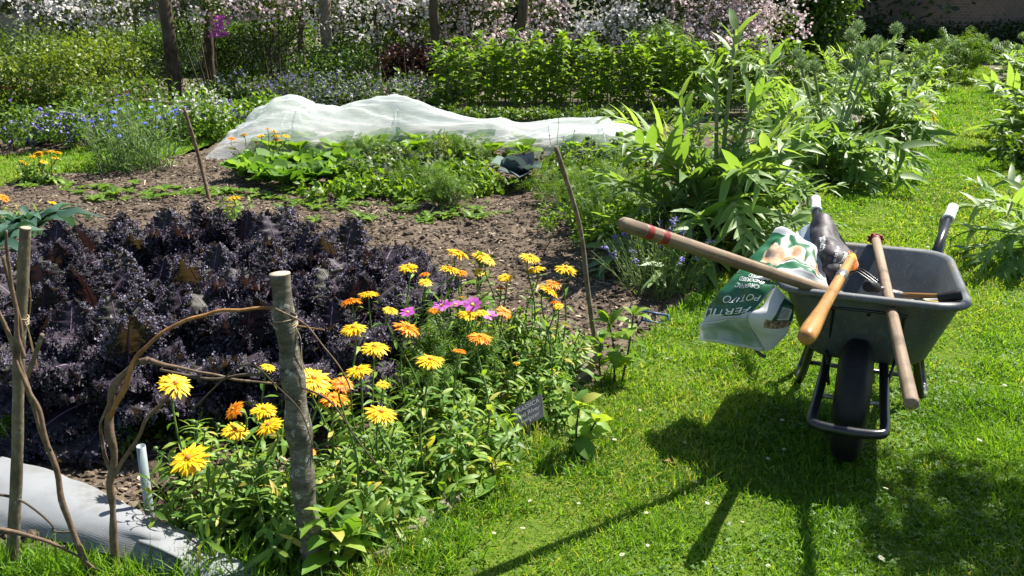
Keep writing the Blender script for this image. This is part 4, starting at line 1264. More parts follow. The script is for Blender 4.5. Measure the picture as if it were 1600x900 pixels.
# tall leafy row (sunflower relatives) between net and roses
sun_tp = [leafT(.42, 3, 'oval', .2, .9), leafT(.46, 3, 'oval', .15, 1.3)]
protos = []
for v in range(4):
    rr = np.random.RandomState(500 + v)
    th = thing('sunchoke', 'tall upright leafy plant with broad green leaves in the long row behind the net', 'plant', (0, 0, 0), 0, 'leafy plants in the long row behind the net')
    ms, ml = MB(), MB()
    for s in range(3):
        h = rr.uniform(.66, .86); e = rr.normal(size=2) * .05; o = rr.normal(size=2) * .05
        P = spline([(o[0], o[1], 0), (o[0] + e[0] * .3, o[1] + e[1] * .3, h * .5), (o[0] + e[0], o[1] + e[1], h)], 6)
        tube(ms, P, np.linspace(.008, .004, len(P)), 5)
        leaves_on(rr, ml, P, sun_tp, (.12, .19), 20, (10, 45), .15, .98, shrink=.1)
        leaves_on(rr, ml, P, sun_tp, (.09, .13), 6, (40, 75), .93, 1.0)
    ms.build('stem', M['stem_green'], th); ml.build('leaves', M['leaf_row'], th)
    protos.append(th)
k = 0; rr = np.random.RandomState(9)
xl, xr = aty(690, 140, 11.4)[0], aty(1250, 140, 11.4)[0]
for row in range(2):
    for x in np.arange(xl, xr, .17):
        loc = (x + rr.normal() * .04, 11.35 + row * .5 + rr.normal() * .05, 0); sc_ = rr.uniform(.9, 1.12)
        if k < 4:
            protos[k].location = loc
        else:
            copy_tree(protos[k % 4], loc, rr.uniform(0, 6), sc_)
        k += 1
# ------------------------------------------------------------------ middle distance: left border
def spiky(name, label, cat, base, rad, h, nst, smat, tp, lsize, lmat, nleaf, head=None, group=None, seed=0, lean=.35, elev=(30, 65), r0=.003, t0=.05, hfrac=1.0, headn=14, headsz=(.012, .02), headlen=.18, lshrink=.3):
    """clump of stems with leaves and, if wanted, flower spikes or heads"""
    rr = np.random.RandomState(seed + 900)
    th = thing(name, label, cat, base, 0, group)
    ms, ml, mf = MB(), MB(), MB()
    for s in range(nst):
        a = rr.uniform(0, 6.3); q = rr.uniform(0, 1) ** .6
        o = np.array([cos(a), sin(a), 0]) * q * rad * .5
        hh = h * rr.uniform(.55, 1.08) * (1 - .25 * q)
        e = o * (1 + lean * 2) + np.array([rr.normal() * lean * .12 * h, rr.normal() * lean * .12 * h, hh])
        P = spline([o, o * .6 + e * .4 + [0, 0, hh * .12], e], 5)
        tube(ms, P, np.linspace(r0, r0 * .5, len(P)), 4, cap=False)
        if nleaf: leaves_on(rr, ml, P, tp, lsize, nleaf, elev, t0, .92, shrink=lshrink)
        if head and head[0] == 'spike' and rr.uniform() < hfrac:
            t = rr.uniform(1 - headlen / max(h, .1), 1.02, headn); i = np.clip(t * (len(P) - 1), 0, len(P) - 1.001).astype(int)
            PP = P[i] + rr.normal(size=(headn, 3)) * [.008, .008, .006]
            mf.inst(head[2], frames(PP, rdir(rr, headn, .4), rdir(rr, headn), rr.uniform(*headsz, headn)), 0, rr.uniform(0, 1, headn))
        elif head and head[0] == 'head' and rr.uniform() < head[3]:
            mf = MB(); mf.inst(head[2], frames(e[None], np.array([[1., rr.normal() * .3, rr.normal() * .3]]), [[rr.normal() * .4, -.4, 1]], rr.uniform(*headsz, 1)), 0, rr.uniform(0, 1, 1))
            mf.build('flower', M[head[1]], th)
    ms.build('stems', M[smat], th)
    if nleaf: ml.build('leaves', M[lmat], th)
    if head and head[0] == 'spike': mf.build('flowers', M[head[1]], th)
    return th

thin = [leafT(.10, 2, 'strap', .1, .5), leafT(.12, 2, 'strap', .1, 1.0)]
CORN = joinT([rotz(T(pt.V * [1, .6, 1] + [0, .05, .18], pt.Q, pt.F, pt.t), i * 2 * pi / 8) for i in range(8)])
BUD = T(ORB.V, None, ORB.F)

for i, (px, py, rad, h, n, lb) in enumerate([(88, 222, .42, .36, 80, 'low mound of purple blue catmint behind the marigolds at the left edge'), (128, 226, .36, .34, 70, 'low mound of purple blue catmint touching the tall cornflowers'), (40, 226, .34, .26, 46, 'sparse purple catmint at the far left edge'),
                                             (350, 190, .35, .28, 50, 'small lilac flowered clump just left of the net, beyond the leaning stick')]):
    b = at(px, py)
    spiky('catmint', lb, 'catmint', b, rad, h, n, 'stem_green', thin, (.04, .06), 'leaf_sage', 6, ('spike', 'petal_lilac', BUD), 'catmint mounds in the left border', i, .45, headsz=(.009, .017), headlen=.20, headn=18)
spiky('cornflower', 'tall airy clump of cornflowers with blue flowers left of the leaning stick', 'cornflower', at(212, 264), .62, .62, 130, 'stem_pale', thin, (.08, .14), 'leaf_blue', 9, ('head', 'petal_blue', CORN, .24), None, 11, .2, headsz=(.018, .034), r0=.0035)
spiky('cornflower', 'small clump of blue cornflowers at the foot of the white flowered stems', 'cornflower', at(282, 218), .3, .36, 34, 'stem_pale', thin, (.06, .10), 'leaf_blue', 7, ('head', 'petal_blue', CORN, .5), None, 12, .4, headsz=(.03, .05))
spiky('white_campion', 'tall clump dotted with small white flowers behind the leaning stick', 'flower', at(312, 222), .5, .72, 50, 'stem_green', oval, (.05, .09), 'leaf_lime', 12, ('spike', 'petal_white', ROSE), None, 13, .3, headsz=(.02, .03), headn=4, headlen=.3)
# crimson flowered low shrubs at the far left
C_ = [(x, rng.normal() * .15, .18 + rng.uniform(0, .12)) for x in np.arange(-1.1, 1.2, .25)]
shrub('rose_bush', 'low dark shrub dotted with crimson flowers at the left edge beyond the catmint', 'rose bush', at(70, 192), C_, np.full(len(C_), .24), 3600, oval, (.04, .07), 'leaf_mid', None, 4, flowers=[('flowers', 'petal_red', 16, (.02, .035), ROSE, .15)], seed=90)
C_ = [(x, rng.normal() * .15, .15 + rng.uniform(0, .12)) for x in np.arange(-.8, .9, .25)]
shrub('herb_clump', 'low bright green foliage between the leaning stick and the left end of the net', 'plant', at(345, 214), C_, np.full(len(C_), .2), 2600, oval, (.04, .08), 'leaf_lime', None, 3, seed=91)
C_ = [(x, rng.normal() * .15, .15 + rng.uniform(0, .15)) for x in np.arange(-1.0, 1.1, .25)]
shrub('herb_clump', 'grey green low herbs with reddish flecks at the far left beyond the grass strip', 'plant', at(20, 236), C_, np.full(len(C_), .2), 2600, oval, (.04, .07), 'leaf_mid', None, 3, flowers=[('flowers', 'petal_lilac', 16, (.015, .025), ROSE, .15)], seed=92)
# mixed herbaceous strip behind the net
mix = [(480, 178, .55, 'leaf_sage', 'petal_lilac', 'tall grey green clump behind the left hump of the net'), (525, 172, .6, 'leaf_mid', 'petal_lilac', 'dark green clump with lilac flowers behind the middle of the net'), (570, 170, .5, 'leaf_sage', 'petal_white', 'grey leaved clump with a few pale flowers behind the net'),
       (620, 172, .5, 'leaf_mid', 'petal_lilac', 'bushy clump in front of the burgundy shrub'), (665, 170, .5, 'leaf_sage', 'petal_pink', 'pale leaved clump at the left end of the tall leafy row'), (420, 158, .4, 'leaf_mid', 'petal_white', 'low green clump below the clipped box hedge'), (375, 160, .45, 'leaf_mid', 'petal_lilac', 'mixed green clump below the box hedge left corner')]
for i, (px, py, h, lm, fm, lb) in enumerate(mix):
    b = at(px, py)
    spiky('border_plant', lb, 'border plant', b, .75, h, 60, 'stem_dark', oval + lance, (.06, .12), lm, 14, ('spike', fm, ROSE), 'border plants behind the net', 30 + i, .5, headsz=(.015, .028), headn=3, headlen=.12)
for i, (px, lb) in enumerate([(640, 'low green weeds along the back edge of the net on the left'), (760, 'low green weeds along the middle of the back edge of the net'), (880, 'low green weeds at the back edge of the net below the leafy row'), (985, 'low green weeds behind the right end of the net')]):
    b = at(px, 186); rr = np.random.RandomState(40 + i)
    C_ = [(x, rr.normal() * .2, rr.uniform(.0, .05)) for x in np.arange(-.9, .9, .2)]
    shrub('weed_clump', lb, 'weeds', b, C_, np.full(len(C_), .11), 1500, oval, (.04, .07), 'leaf_mid', 'weeds behind the net', 2, seed=140 + i)
# feathery fennel
def feathery(name, label, base, rad, h, nst, group=None, seed=0, mat='leaf_feather', fr=(.10, .2), cat='fennel', dens=12):
    rr = np.random.RandomState(seed + 700)
    th = thing(name, label, cat, base, 0, group)
    ms, ml = MB(), MB()
    seg = leafT(.035, 1, 'strap', .1, .3)
    pin = []
    for i in range(9):
        t = .15 + .8 * i / 8; ln = .42 * (1 - .6 * t)
        for s in (-1, 1):
            for k in range(3):
                a = s * (.55 + .35 * k) + rr.normal() * .1; zz = rr.normal() * .12
                V = seg.V * [1.0, ln * (1 - .2 * k), 1]
                c_, s_ = cos(a), sin(a)
                V = V @ np.array([[c_, -s_, 0], [s_, c_, 0], [0, 0, 1]]).T + [0, t, zz]
                pin.append(T(V, seg.Q, seg.F, seg.t))
    pin.append(T(leafT(.03, 3, 'strap', 0, .0).V, leafT(.03, 3, 'strap', 0, 0).Q))
    fr_t = joinT(pin); fr_t2 = T(bend(fr_t.V, .8), fr_t.Q, fr_t.F, fr_t.t)
    for s in range(nst):
        a = rr.uniform(0, 6.3); q = rr.uniform(0, 1) ** .5
        o = np.array([cos(a), sin(a), 0]) * q * rad * .35
        e = o * 2.6 + np.array([rr.normal() * .04, rr.normal() * .04, h * rr.uniform(.65, 1.05)])
        P = spline([o, (o + e) / 2 + [0, 0, h * .08], e], 5)
        tube(ms, P, np.linspace(.004, .0015, len(P)), 4, cap=False)
        leaves_on(rr, ml, P, [fr_t, fr_t2], fr, dens, (15, 65), .1, 1.0)
    ms.build('stems', M['stem_pale'], th); ml.build('fronds', M[mat], th)
    return th
feathery('fennel', 'soft feathery green fennel bush behind the left side of the tall artichoke', aty(1048, 150, 12.4) * [1, 1, 0], .4, .92, 16, None, 1, fr=(.2, .32))
feathery('fennel', 'yellow green feathery fennel beside the far end of the grass path', at(1475, 130), .6, .62, 14, None, 2, fr=(.2, .34))

# ------------------------------------------------------------------ the net over its hoops
nl, nr_ = at(318, 250), at(1045, 256)
NX0, NX1 = nl[0], nr_[0]
m, nt, N, L, b = new_mat('white crop netting')
w1 = tex(nt, 42, 3, .6, stretch=(.12, 1, 3.2)); w2 = tex(nt, 3, 4, .6)
b.inputs['Base Color'].default_value = (.76, .79, .80, 1); b.inputs['Roughness'].default_value = .7; b.inputs['Specular IOR Level'].default_value = .2
bump(nt, b, w1, .35, .012)
t_ = N.new('ShaderNodeBsdfTranslucent'); t_.inputs['Color'].default_value = (.62, .68, .68, 1)
tr = N.new('ShaderNodeBsdfTransparent')
m1 = N.new('ShaderNodeMixShader'); m1.inputs[0].default_value = .5
m2 = N.new('ShaderNodeMixShader')
fac = ramp(nt, w1, [(.60, .60, .60), (.34, .34, .34)], [.35, .65])
L.new(fac, m2.inputs[0]); L.new(b.outputs[0], m1.inputs[1]); L.new(t_.outputs[0], m1.inputs[2])
L.new(m1.outputs[0], m2.inputs[1]); L.new(tr.outputs[0], m2.inputs[2]); L.new(m2.outputs[0], N['Material Output'].inputs['Surface'])
M['net'] = m
net = thing('crop_net', 'long white translucent net draped in humps over hoops and cabbages', 'net tunnel', ((NX0 + NX1) / 2, 8.4, 0))
rpx = [(318, 252), (345, 225), (375, 200), (405, 178), (430, 165), (450, 161), (470, 165), (495, 178), (525, 184), (560, 176), (590, 168), (612, 164), (640, 170), (680, 178), (740, 180), (780, 183), (830, 186), (850, 184), (880, 180), (905, 179), (930, 178), (945, 176), (965, 184), (1000, 196), (1040, 208), (1075, 240)]
RZ = np.array([aty(a, b_, 8.55) for a, b_ in rpx])
fpx = [(318, 250), (400, 250), (520, 246), (620, 236), (760, 240), (900, 252), (1000, 258), (1075, 262)]
FY = np.array([at(a, b_) for a, b_ in fpx])
nx, ny = 260, 64
X = np.linspace(NX0, NX1, nx); s_ = np.linspace(0, 1, ny)
Zr = np.maximum(np.interp(X, RZ[:, 0], RZ[:, 2]) * .99, .02); Yf = np.interp(X, FY[:, 0], FY[:, 1]); Yb = np.full(nx, 9.1)
V = np.zeros((ny, nx, 3))
prof = np.clip(np.sin(pi * np.clip(s_, 0, 1)), 0, 1) ** .62
V[..., 0] = X[None]
V[..., 1] = Yf[None] * (1 - s_[:, None]) + Yb[None] * s_[:, None]
# a lower front ridge and a taller back ridge, cloth hanging between
fr_h = .80 * Zr + .03 * np.sin(X * 4.1) + .02; 
dip = np.exp(-((s_ - .52) / .16) ** 2)
sag = .11 * dip[:, None] * (X > -.2)[None] * np.clip((X + .2) * 1.5, 0, 1)[None] * Zr[None] / .35
V[..., 2] = prof[:, None] * Zr[None] - sag
ends = np.clip(np.minimum(X - NX0, NX1 - X) / .12, 0, 1)
wr = .030 * noise(V * [1, 1.3, 0], 4.5, 94) * np.clip(Zr / .3, 0, 1)[None] + .022 * (1 - 2 * np.abs(noise(V * [.5, 2.6, 4], 6, 95))) + .012 * noise(V * [1.2, 5, 9], 6, 91) + .007 * noise(V * [1.5, 14, 22], 7, 92)
V[..., 2] = np.maximum(V[..., 2] + wr * prof[:, None] ** .5 * (.4 + ends[None]), .006)
V[..., 1] += .03 * noise(V[..., :2], 5, 93) * (1 - prof[:, None])
Q, _, _ = grid_faces(nx, ny)
mb = MB(); mb.add(V.reshape(-1, 3) - np.array(net.location), Q); mb.build('netting', M['net'], net)
for i, px in enumerate((445, 612, 940)):
    x = aty(px, 180, 8.5)[0]; z = np.interp(x, RZ[:, 0], RZ[:, 2]) - .09; y0 = np.interp(x, FY[:, 0], FY[:, 1]) + .06
    mb = MB(); a = np.linspace(0, pi, 15)
    tube(mb, np.stack([np.full(15, x), (y0 + 9.2) / 2 - np.cos(a) * (9.2 - y0) / 2, np.maximum(np.sin(a) ** .6 * z, .0)], -1) - np.array(net.location), .007, 6)
    mb.build('hoop', plain('pale water pipe', (.42, .46, .45), .5) if i == 0 else bpy.data.materials['pale water pipe'], net)

# cabbages under the net
cab_tp = [leafT(.75, 4, 'spoon', .3, .8, .25, 1), leafT(.8, 4, 'spoon', .3, 1.3, .25, 2)]
def rosette(name, label, cat, base, n, size, mat, group=None, seed=0, tp=None, elev=(15, 80), sc=1.0, z0=.02, rib=None):
    rr = np.random.RandomState(seed + 1200)
    th = thing(name, label, cat, base, rr.uniform(0, 6), group)
    mb = MB()
    a = np.arange(n) * 2.4 + rr.normal(size=n) * .2
    e = np.radians(np.linspace(elev[0], elev[1], n) + rr.normal(size=n) * 6)
    D = np.stack([np.cos(a) * np.cos(e), np.sin(a) * np.cos(e), np.sin(e)], -1)
    U = np.stack([-np.cos(a) * np.sin(e), -np.sin(a) * np.sin(e), np.cos(e)], -1) + rr.normal(size=(n, 3)) * (.12 if 'cabbage' in name else .45)
    P = np.stack([np.cos(a) * .015, np.sin(a) * .015, np.full(n, z0)], -1)
    S = np.linspace(size[1], size[0], n) * rr.uniform(.85, 1.15, n)
    tp = tp or cab_tp; w = rr.randint(0, len(tp), n); MM = frames(P, D, U, S)
    r_ = rr.uniform(0, 1, n)
    for q in range(len(tp)): mb.inst(tp[q], MM[w == q], 0, r_[w == q])
    mb.build('leaves', M[mat], th)
    ms = MB(); tube(ms, [(0, 0, -.01), (0, 0, z0 + .03)], .012, 6); ms.build('stalk', M['stem_pale'], th)
    return th
c0 = rosette('cabbage', 'green cabbage growing beneath the white net', 'cabbage', (0, 0, 0), 13, (.14, .26), 'leaf_lime', 'cabbages under the net', 1, elev=(20, 80), z0=.06)
k = 0; rr = np.random.RandomState(3)
for x in np.arange(NX0 + .5, NX1 - .15, .34):
    for y in (8.15, 8.6):
        zr = np.interp(x, RZ[:, 0], RZ[:, 2])
        loc = (x + rr.normal() * .04, y + rr.normal() * .05 + .1, 0); sc_ = np.clip(zr / .36, .5, 1.0)
        if k == 0: c0.location = loc
        else: copy_tree(c0, loc, rr.uniform(0, 6), sc_)
        k += 1

# ------------------------------------------------------------------ lettuces, chard and low vegetables in front of the net
let_tp = [leafT(.44, 6, 'spoon', .35, .3, .5, 3), leafT(.52, 6, 'spoon', .3, .7, .5, 4), leafT(.48, 6, 'spoon', .4, 1.1, .5, 5)]
let = [(385, 283, 'leftmost'), (418, 290, ''), (452, 296, ''), (486, 292, ''), (520, 288, ''), (404, 268, ''), (440, 272, ''), (475, 270, ''), (510, 266, ''), (545, 268, ''), (552, 290, '')]
names = ['broad leaved pale green lettuce plant at the left end of the vegetable band', 'pale lettuce in the front of the band, second from its left end', 'largest front lettuce with veined pale leaves, below the right group of marigolds', 'front lettuce with upright bright leaves, below the middle hump of net', 'front lettuce next to the low mixed leaves', 'lettuce behind the leftmost one, under the small marigold group', 'back row lettuce directly below the small marigold group', 'back row lettuce with tall bright leaves left of the net middle', 'back row lettuce with upright leaves near a feathery clump', 'back row lettuce at the right end of the pale green band', 'front lettuce at the right end of the band, darker tips']
for i, (px, py, _) in enumerate(let):
    rosette('lettuce', names[i], 'lettuce', at(px, py), 30, (.12, .25), 'leaf_chard', 'pale lettuces in front of the net', 20 + i, let_tp, (40, 88), z0=.03)
# low mixed leaves (turnips, nasturtium, weeds) in a band
low = [(560, 296, 'leaf_mid', .18), (590, 288, 'leaf_sage', .2), (612, 276, 'leaf_mid', .18), (640, 290, 'leaf_lime', .16), (660, 276, 'leaf_sage', .2), (690, 292, 'leaf_mid', .16), (715, 284, 'leaf_lime', .2), (585, 262, 'leaf_sage', .2), (630, 256, 'leaf_mid', .18), (690, 262, 'leaf_lime', .2), (735, 268, 'leaf_mid', .2), (760, 296, 'leaf_mid', .16), (545, 308, 'leaf_lime', .14), (665, 306, 'leaf_lime', .12), (725, 306, 'leaf_lime', .12), (880, 285, 'leaf_mid', .2), (930, 290, 'leaf_mid', .22), (975, 275, 'leaf_mid', .25), (905, 262, 'leaf_sage', .2), (955, 255, 'leaf_mid', .22)]
lowd = ['low leafy patch beside the last lettuce', 'grey green low leaves in front of the net, nearest the lettuces', 'low dark leafy patch under a net hump', 'bright low leaves in front, left of the yellow squash', 'grey green leaves around the yellow squash', 'small leafy patch below the yellow squash', 'bright leafy patch left of the red cabbage', 'silvery leaves against the net edge near the lettuces', 'leafy patch against the net edge behind the yellow squash', 'bright leaves between net edge and yellow squash', 'leafy patch touching the big red cabbage', 'low leaves in front of the big red cabbage', 'bright seedlings on the soil edge below the lettuces', 'bright seedlings on the soil edge below the yellow squash', 'bright seedlings at the soil edge left of the red cabbage', 'leaves behind the tall leaning rod tip', 'leaves right of the tall leaning rod', 'leafy patch under the big artichoke left side', 'grey green leaves between red cabbage and net', 'leafy patch at the net edge near the artichoke']
for i, (px, py, mt, h) in enumerate(low):
    rr = np.random.RandomState(600 + i)
    C_ = [(rr.normal() * .13, rr.normal() * .10, rr.uniform(.03, h * .7)) for _ in range(9)]
    shrub('vegetable_patch', lowd[i], 'vegetables', at(px, py), C_, np.full(9, .085), 420, oval + [let_tp[1]], (.03, .08), mt, 'low vegetables in front of the net', 3, seed=600 + i, shell=.3, stemmat='stem_green')
feath = [(690, 325, .18, .22, 'small feathery seedlings left of the soil middle'), (655, 300, .16, .18, 'feathery herb in front of the yellow squash'), (905, 345, .34, .36, 'bright feathery clump at the foot of the leaning rod upper half'), (950, 365, .3, .36, 'bright bushy feathery clump right of the leaning rod'), (870, 325, .25, .22, 'fine feathery clump left of the leaning rod'), (740, 262, .22, .22, 'tall feathery dill against the net, left of the red cabbage'), (690, 262, .2, .24, 'feathery stems topped with pale yellow, in front of the net'), (955, 320, .3, .28, 'feathery clump between leaning rod and artichoke'), (560, 256, .2, .2, 'feathery clump at the net edge by the lettuces'), (1000, 350, .25, .26, 'feathery clump behind the lavender')]
for i, (px, py, rad, h, lb) in enumerate(feath):
    feathery('dill', lb, at(px, py), rad, h, 14, 'feathery herbs around the soil', 20 + i, fr=(.05, .11), cat='herb', dens=12)
for i, (px, py, h, lb) in enumerate([(955, 372, .22, 'yellow green leafy clump on the soil edge right of the leaning rod'), (905, 372, .2, 'light leafy clump directly behind the leaning rod'), (985, 390, .16, 'low leafy clump left of the lavender')]):
    rr = np.random.RandomState(660 + i)
    C_ = [(rr.normal() * .12, rr.normal() * .09, rr.uniform(.03, h)) for _ in range(12)]
    shrub('coriander', lb, 'herb', at(px, py), C_, np.full(12, .07), 900, oval, (.018, .04), 'leaf_lime', 'yellow green herbs by the leaning rod', 5, seed=660 + i, shell=.2, stemmat='stem_green')
# bolted stems against the net
for i, (px, py, h, lb) in enumerate([(868, 270, .55, 'tall thin bolted stem just left of the leaning rod tip'), (893, 276, .48, 'thin bolted stem just right of the leaning rod tip'), (925, 276, .40, 'shorter bolted stem halfway between rod tip and artichoke'), (960, 285, .52, 'thin bolted stem left of the artichoke, against the net'), (590, 268, .40, 'thin bolted stem against the net by the lettuces')]):
    spiky('bolted_lettuce', lb, 'plant', at(px, py), .06, h, 4, 'stem_pale', oval, (.03, .05), 'leaf_lime', 7, None, 'bolted stems against the net', 70 + i, .3, r0=.003)
# pale yellow flower head over the net
spiky('bolted_brassica', 'pale yellow flower cluster on green stems standing against the net', 'flower', at(692, 268), .08, .34, 9, 'stem_green', oval, (.03, .06), 'leaf_lime', 4, ('spike', 'petal_pale', ROSE), None, 77, .2, headsz=(.012, .02), headn=8, headlen=.07)

# big red cabbage and squash
rc_tp = [leafT(.8, 6, 'spoon', .35, .3, .2, 6), leafT(.85, 6, 'spoon', .4, .7, .2, 7), leafT(.8, 6, 'spoon', .3, -.5, .2, 8)]
rosette('red_cabbage', 'large red cabbage with blue grey leaves left of the leaning rod tip', 'cabbage', at(812, 292), 18, (.15, .25), 'leaf_cabbage', None, 60, rc_tp, (25, 80), z0=.07)
rosette('red_cabbage', 'smaller dark red cabbage half hidden right of the leaning rod tip', 'cabbage', at(925, 262), 12, (.10, .2), 'leaf_cabbage', None, 61, rc_tp, (15, 80), z0=.05)
rosette('red_cabbage', 'small reddish cabbage at the net edge beside the artichoke', 'cabbage', at(952, 262), 10, (.10, .18), 'leaf_cabbage', None, 62, rc_tp, (15, 80), z0=.05)
mb = MB(); p = at(670, 268)
mb.inst(T(ORB.V * (1 + .04 * np.cos(8 * np.arctan2(ORB.V[:, 1], ORB.V[:, 0])))[:, None], None, ORB.F), frames(np.array([[0, 0, .05]]), np.array([[0, 1., 0]]), [0, 0, 1], np.array([[.065, .065, .05]])))
o = mb.build('squash', plain('yellow squash skin', (.65, .36, .03), .4, var=(.5, .2, .03), vscale=12), None, loc=p)
tag(o, 'small round yellow orange squash lying among leaves before the net', 'squash')

# seedling rows on the soil
rr = np.random.RandomState(77)
seed_m = MB()
def seedling(v):
    r_ = np.random.RandomState(v); mb = MB(); n = 7 + v
    a = np.arange(n) * 2.4; e = np.radians(r_.uniform(25, 60, n))
    D = np.stack([np.cos(a) * np.cos(e), np.sin(a) * np.cos(e), np.sin(e)], -1)
    mb.inst(leafT(.42, 3, 'spoon', .2, .9), frames(np.zeros((n, 3)) + [0, 0, .01], D, [0, 0, 1], r_.uniform(.05, .10, n)), 0, r_.uniform(0, 1, n))
    return mb
sproto = []
for v in range(3):
    o = seedling(v).build('seedling', M['leaf_lime'])
    tag(o, 'small bright green leafy seedling on the bare soil behind the kale', 'seedling', 'seedlings on the bare soil'); sproto.append(o)
spots = []
for t in np.linspace(0, 1, 26): spots.append(at(40 + 300 * t + rr.normal() * 6, 292 + 10 * t + rr.normal() * 4))
for t in np.linspace(0, 1, 24): spots.append(at(130 + 320 * t + rr.normal() * 6, 305 + rr.normal() * 4))
for t in np.linspace(0, 1, 22): spots.append(at(440 + 230 * t + rr.normal() * 8, 318 + rr.normal() * 6))
for t in range(16): spots.append(at(rr.uniform(560, 760), rr.uniform(325, 350)))
for t in range(46): spots.append(at(rr.uniform(430, 800), rr.uniform(300, 350)))
for t in range(8): spots.append(at(rr.uniform(520, 660), rr.uniform(290, 310)))
for k, p in enumerate(spots):
    o = sproto[k] if k < 3 else sproto[k % 3].copy()
    if k >= 3: COL.objects.link(o)
    s_ = rr.uniform(.7, 1.2) * (.5 if k > 88 else 1)
    o.location = (p[0], p[1], soil_z(np.array(p[0]), np.array(p[1])) - .003); o.rotation_euler = (0, 0, rr.uniform(0, 6)); o.scale = (s_, s_, s_)

# ------------------------------------------------------------------ artichokes
def artichoke_leaf(curl, lob=.26, W=.085, seed=0, n=11, wav=.4):
    r_ = np.random.RandomState(seed); parts = []
    t = np.linspace(0, 1, 13); w = W / 2 * (np.sin(pi * np.clip(t, .03, .97) ** .7) * .8 + .25); w[-1] = .004
    V = np.concatenate([np.stack([-w, t, .18 * w], -1), np.stack([0 * t, t, -.015 * (1 - t)], -1), np.stack([w, t, .18 * w], -1)])
    i = np.arange(12)
    parts.append(T(V, np.concatenate([np.stack([i, 13 + i, 14 + i, i + 1], -1), np.stack([13 + i, 26 + i, 27 + i, 14 + i], -1)]), None, np.concatenate([.5 + 0 * t, 0 * t, .5 + 0 * t])))
    lf = leafT(.34, 3, 'tri', .3, .4)
    for k in range(n):
        tt = .14 + .80 * k / (n - 1); ln = lob * (np.sin(pi * (tt * .80 + .12)) ** .8) * r_.uniform(.85, 1.12)
        for s in (-1, 1):
            a = -s * (radians(62) - radians(26) * tt + r_.normal() * .08); c_, s_ = cos(a), sin(a)
            tw = s * r_.normal() * .25
            Vl = lf.V * [ln * 1.1, ln, ln]
            Vl = np.stack([Vl[:, 0], Vl[:, 1], Vl[:, 2] + Vl[:, 0] * tw + ln * .18 * lf.t + wav * ln * r_.normal() * lf.t], -1)
            Vl = Vl @ np.array([[c_, -s_, 0], [s_, c_, 0], [0, 0, 1]]).T + [0, tt - .02, .005]
            parts.append(T(Vl, lf.Q, lf.F, np.maximum(lf.t * .6 + .2, 0)))
    o = joinT(parts)
    return T(bend(o.V, curl), o.Q, o.F, o.t)
ART = [artichoke_leaf(c, .21 + .05 * (i % 2), .085, i) for i, c in enumerate((.6, 1.1, 1.6, 2.1))]
M['leaf_arti'] = leafmat('silver artichoke leaf', [(.10, .18, .045), (.15, .25, .07), (.24, .33, .13)], .42, .48, .5, (1.7, 1.7, .5), vein=(.20, .28, .12))
SCALE = leafT(.75, 3, 'oval', -.35, -.9)
def art_bud(mb, p, r, rr):
    n = 46; k = np.arange(n) / n
    ph = np.arccos(1 - 1.75 * k); a = np.arange(n) * 2.4
    d = np.stack([np.sin(ph) * np.cos(a), np.sin(ph) * np.sin(a), np.cos(ph)], -1)
    upv = nrm(np.array([[0, 0, 1.0]]) - d * d[:, 2:] + 1e-4)
    mb.inst(ORB, frames(np.array([p]), np.array([[0, 1., 0]]), [0, 0, 1], np.array([[r * .8, r * .8, r * .85]])), 0, np.array([.3]))
    mb.inst(SCALE, frames(p + d * r * .82 - upv * r * .25, nrm(upv + d * .35), d, np.full(n, r * .72)), 0, rr.uniform(0, 1, n))
M['bud'] = leafmat('artichoke bud scale', [(.12, .20, .10), (.18, .27, .14), (.26, .34, .20)], .15, .5, .4)
lanceA = [leafT(.22, 6, 'lance', .3, .5, .2, 8), leafT(.26, 6, 'lance', .25, .9, .2, 9)]
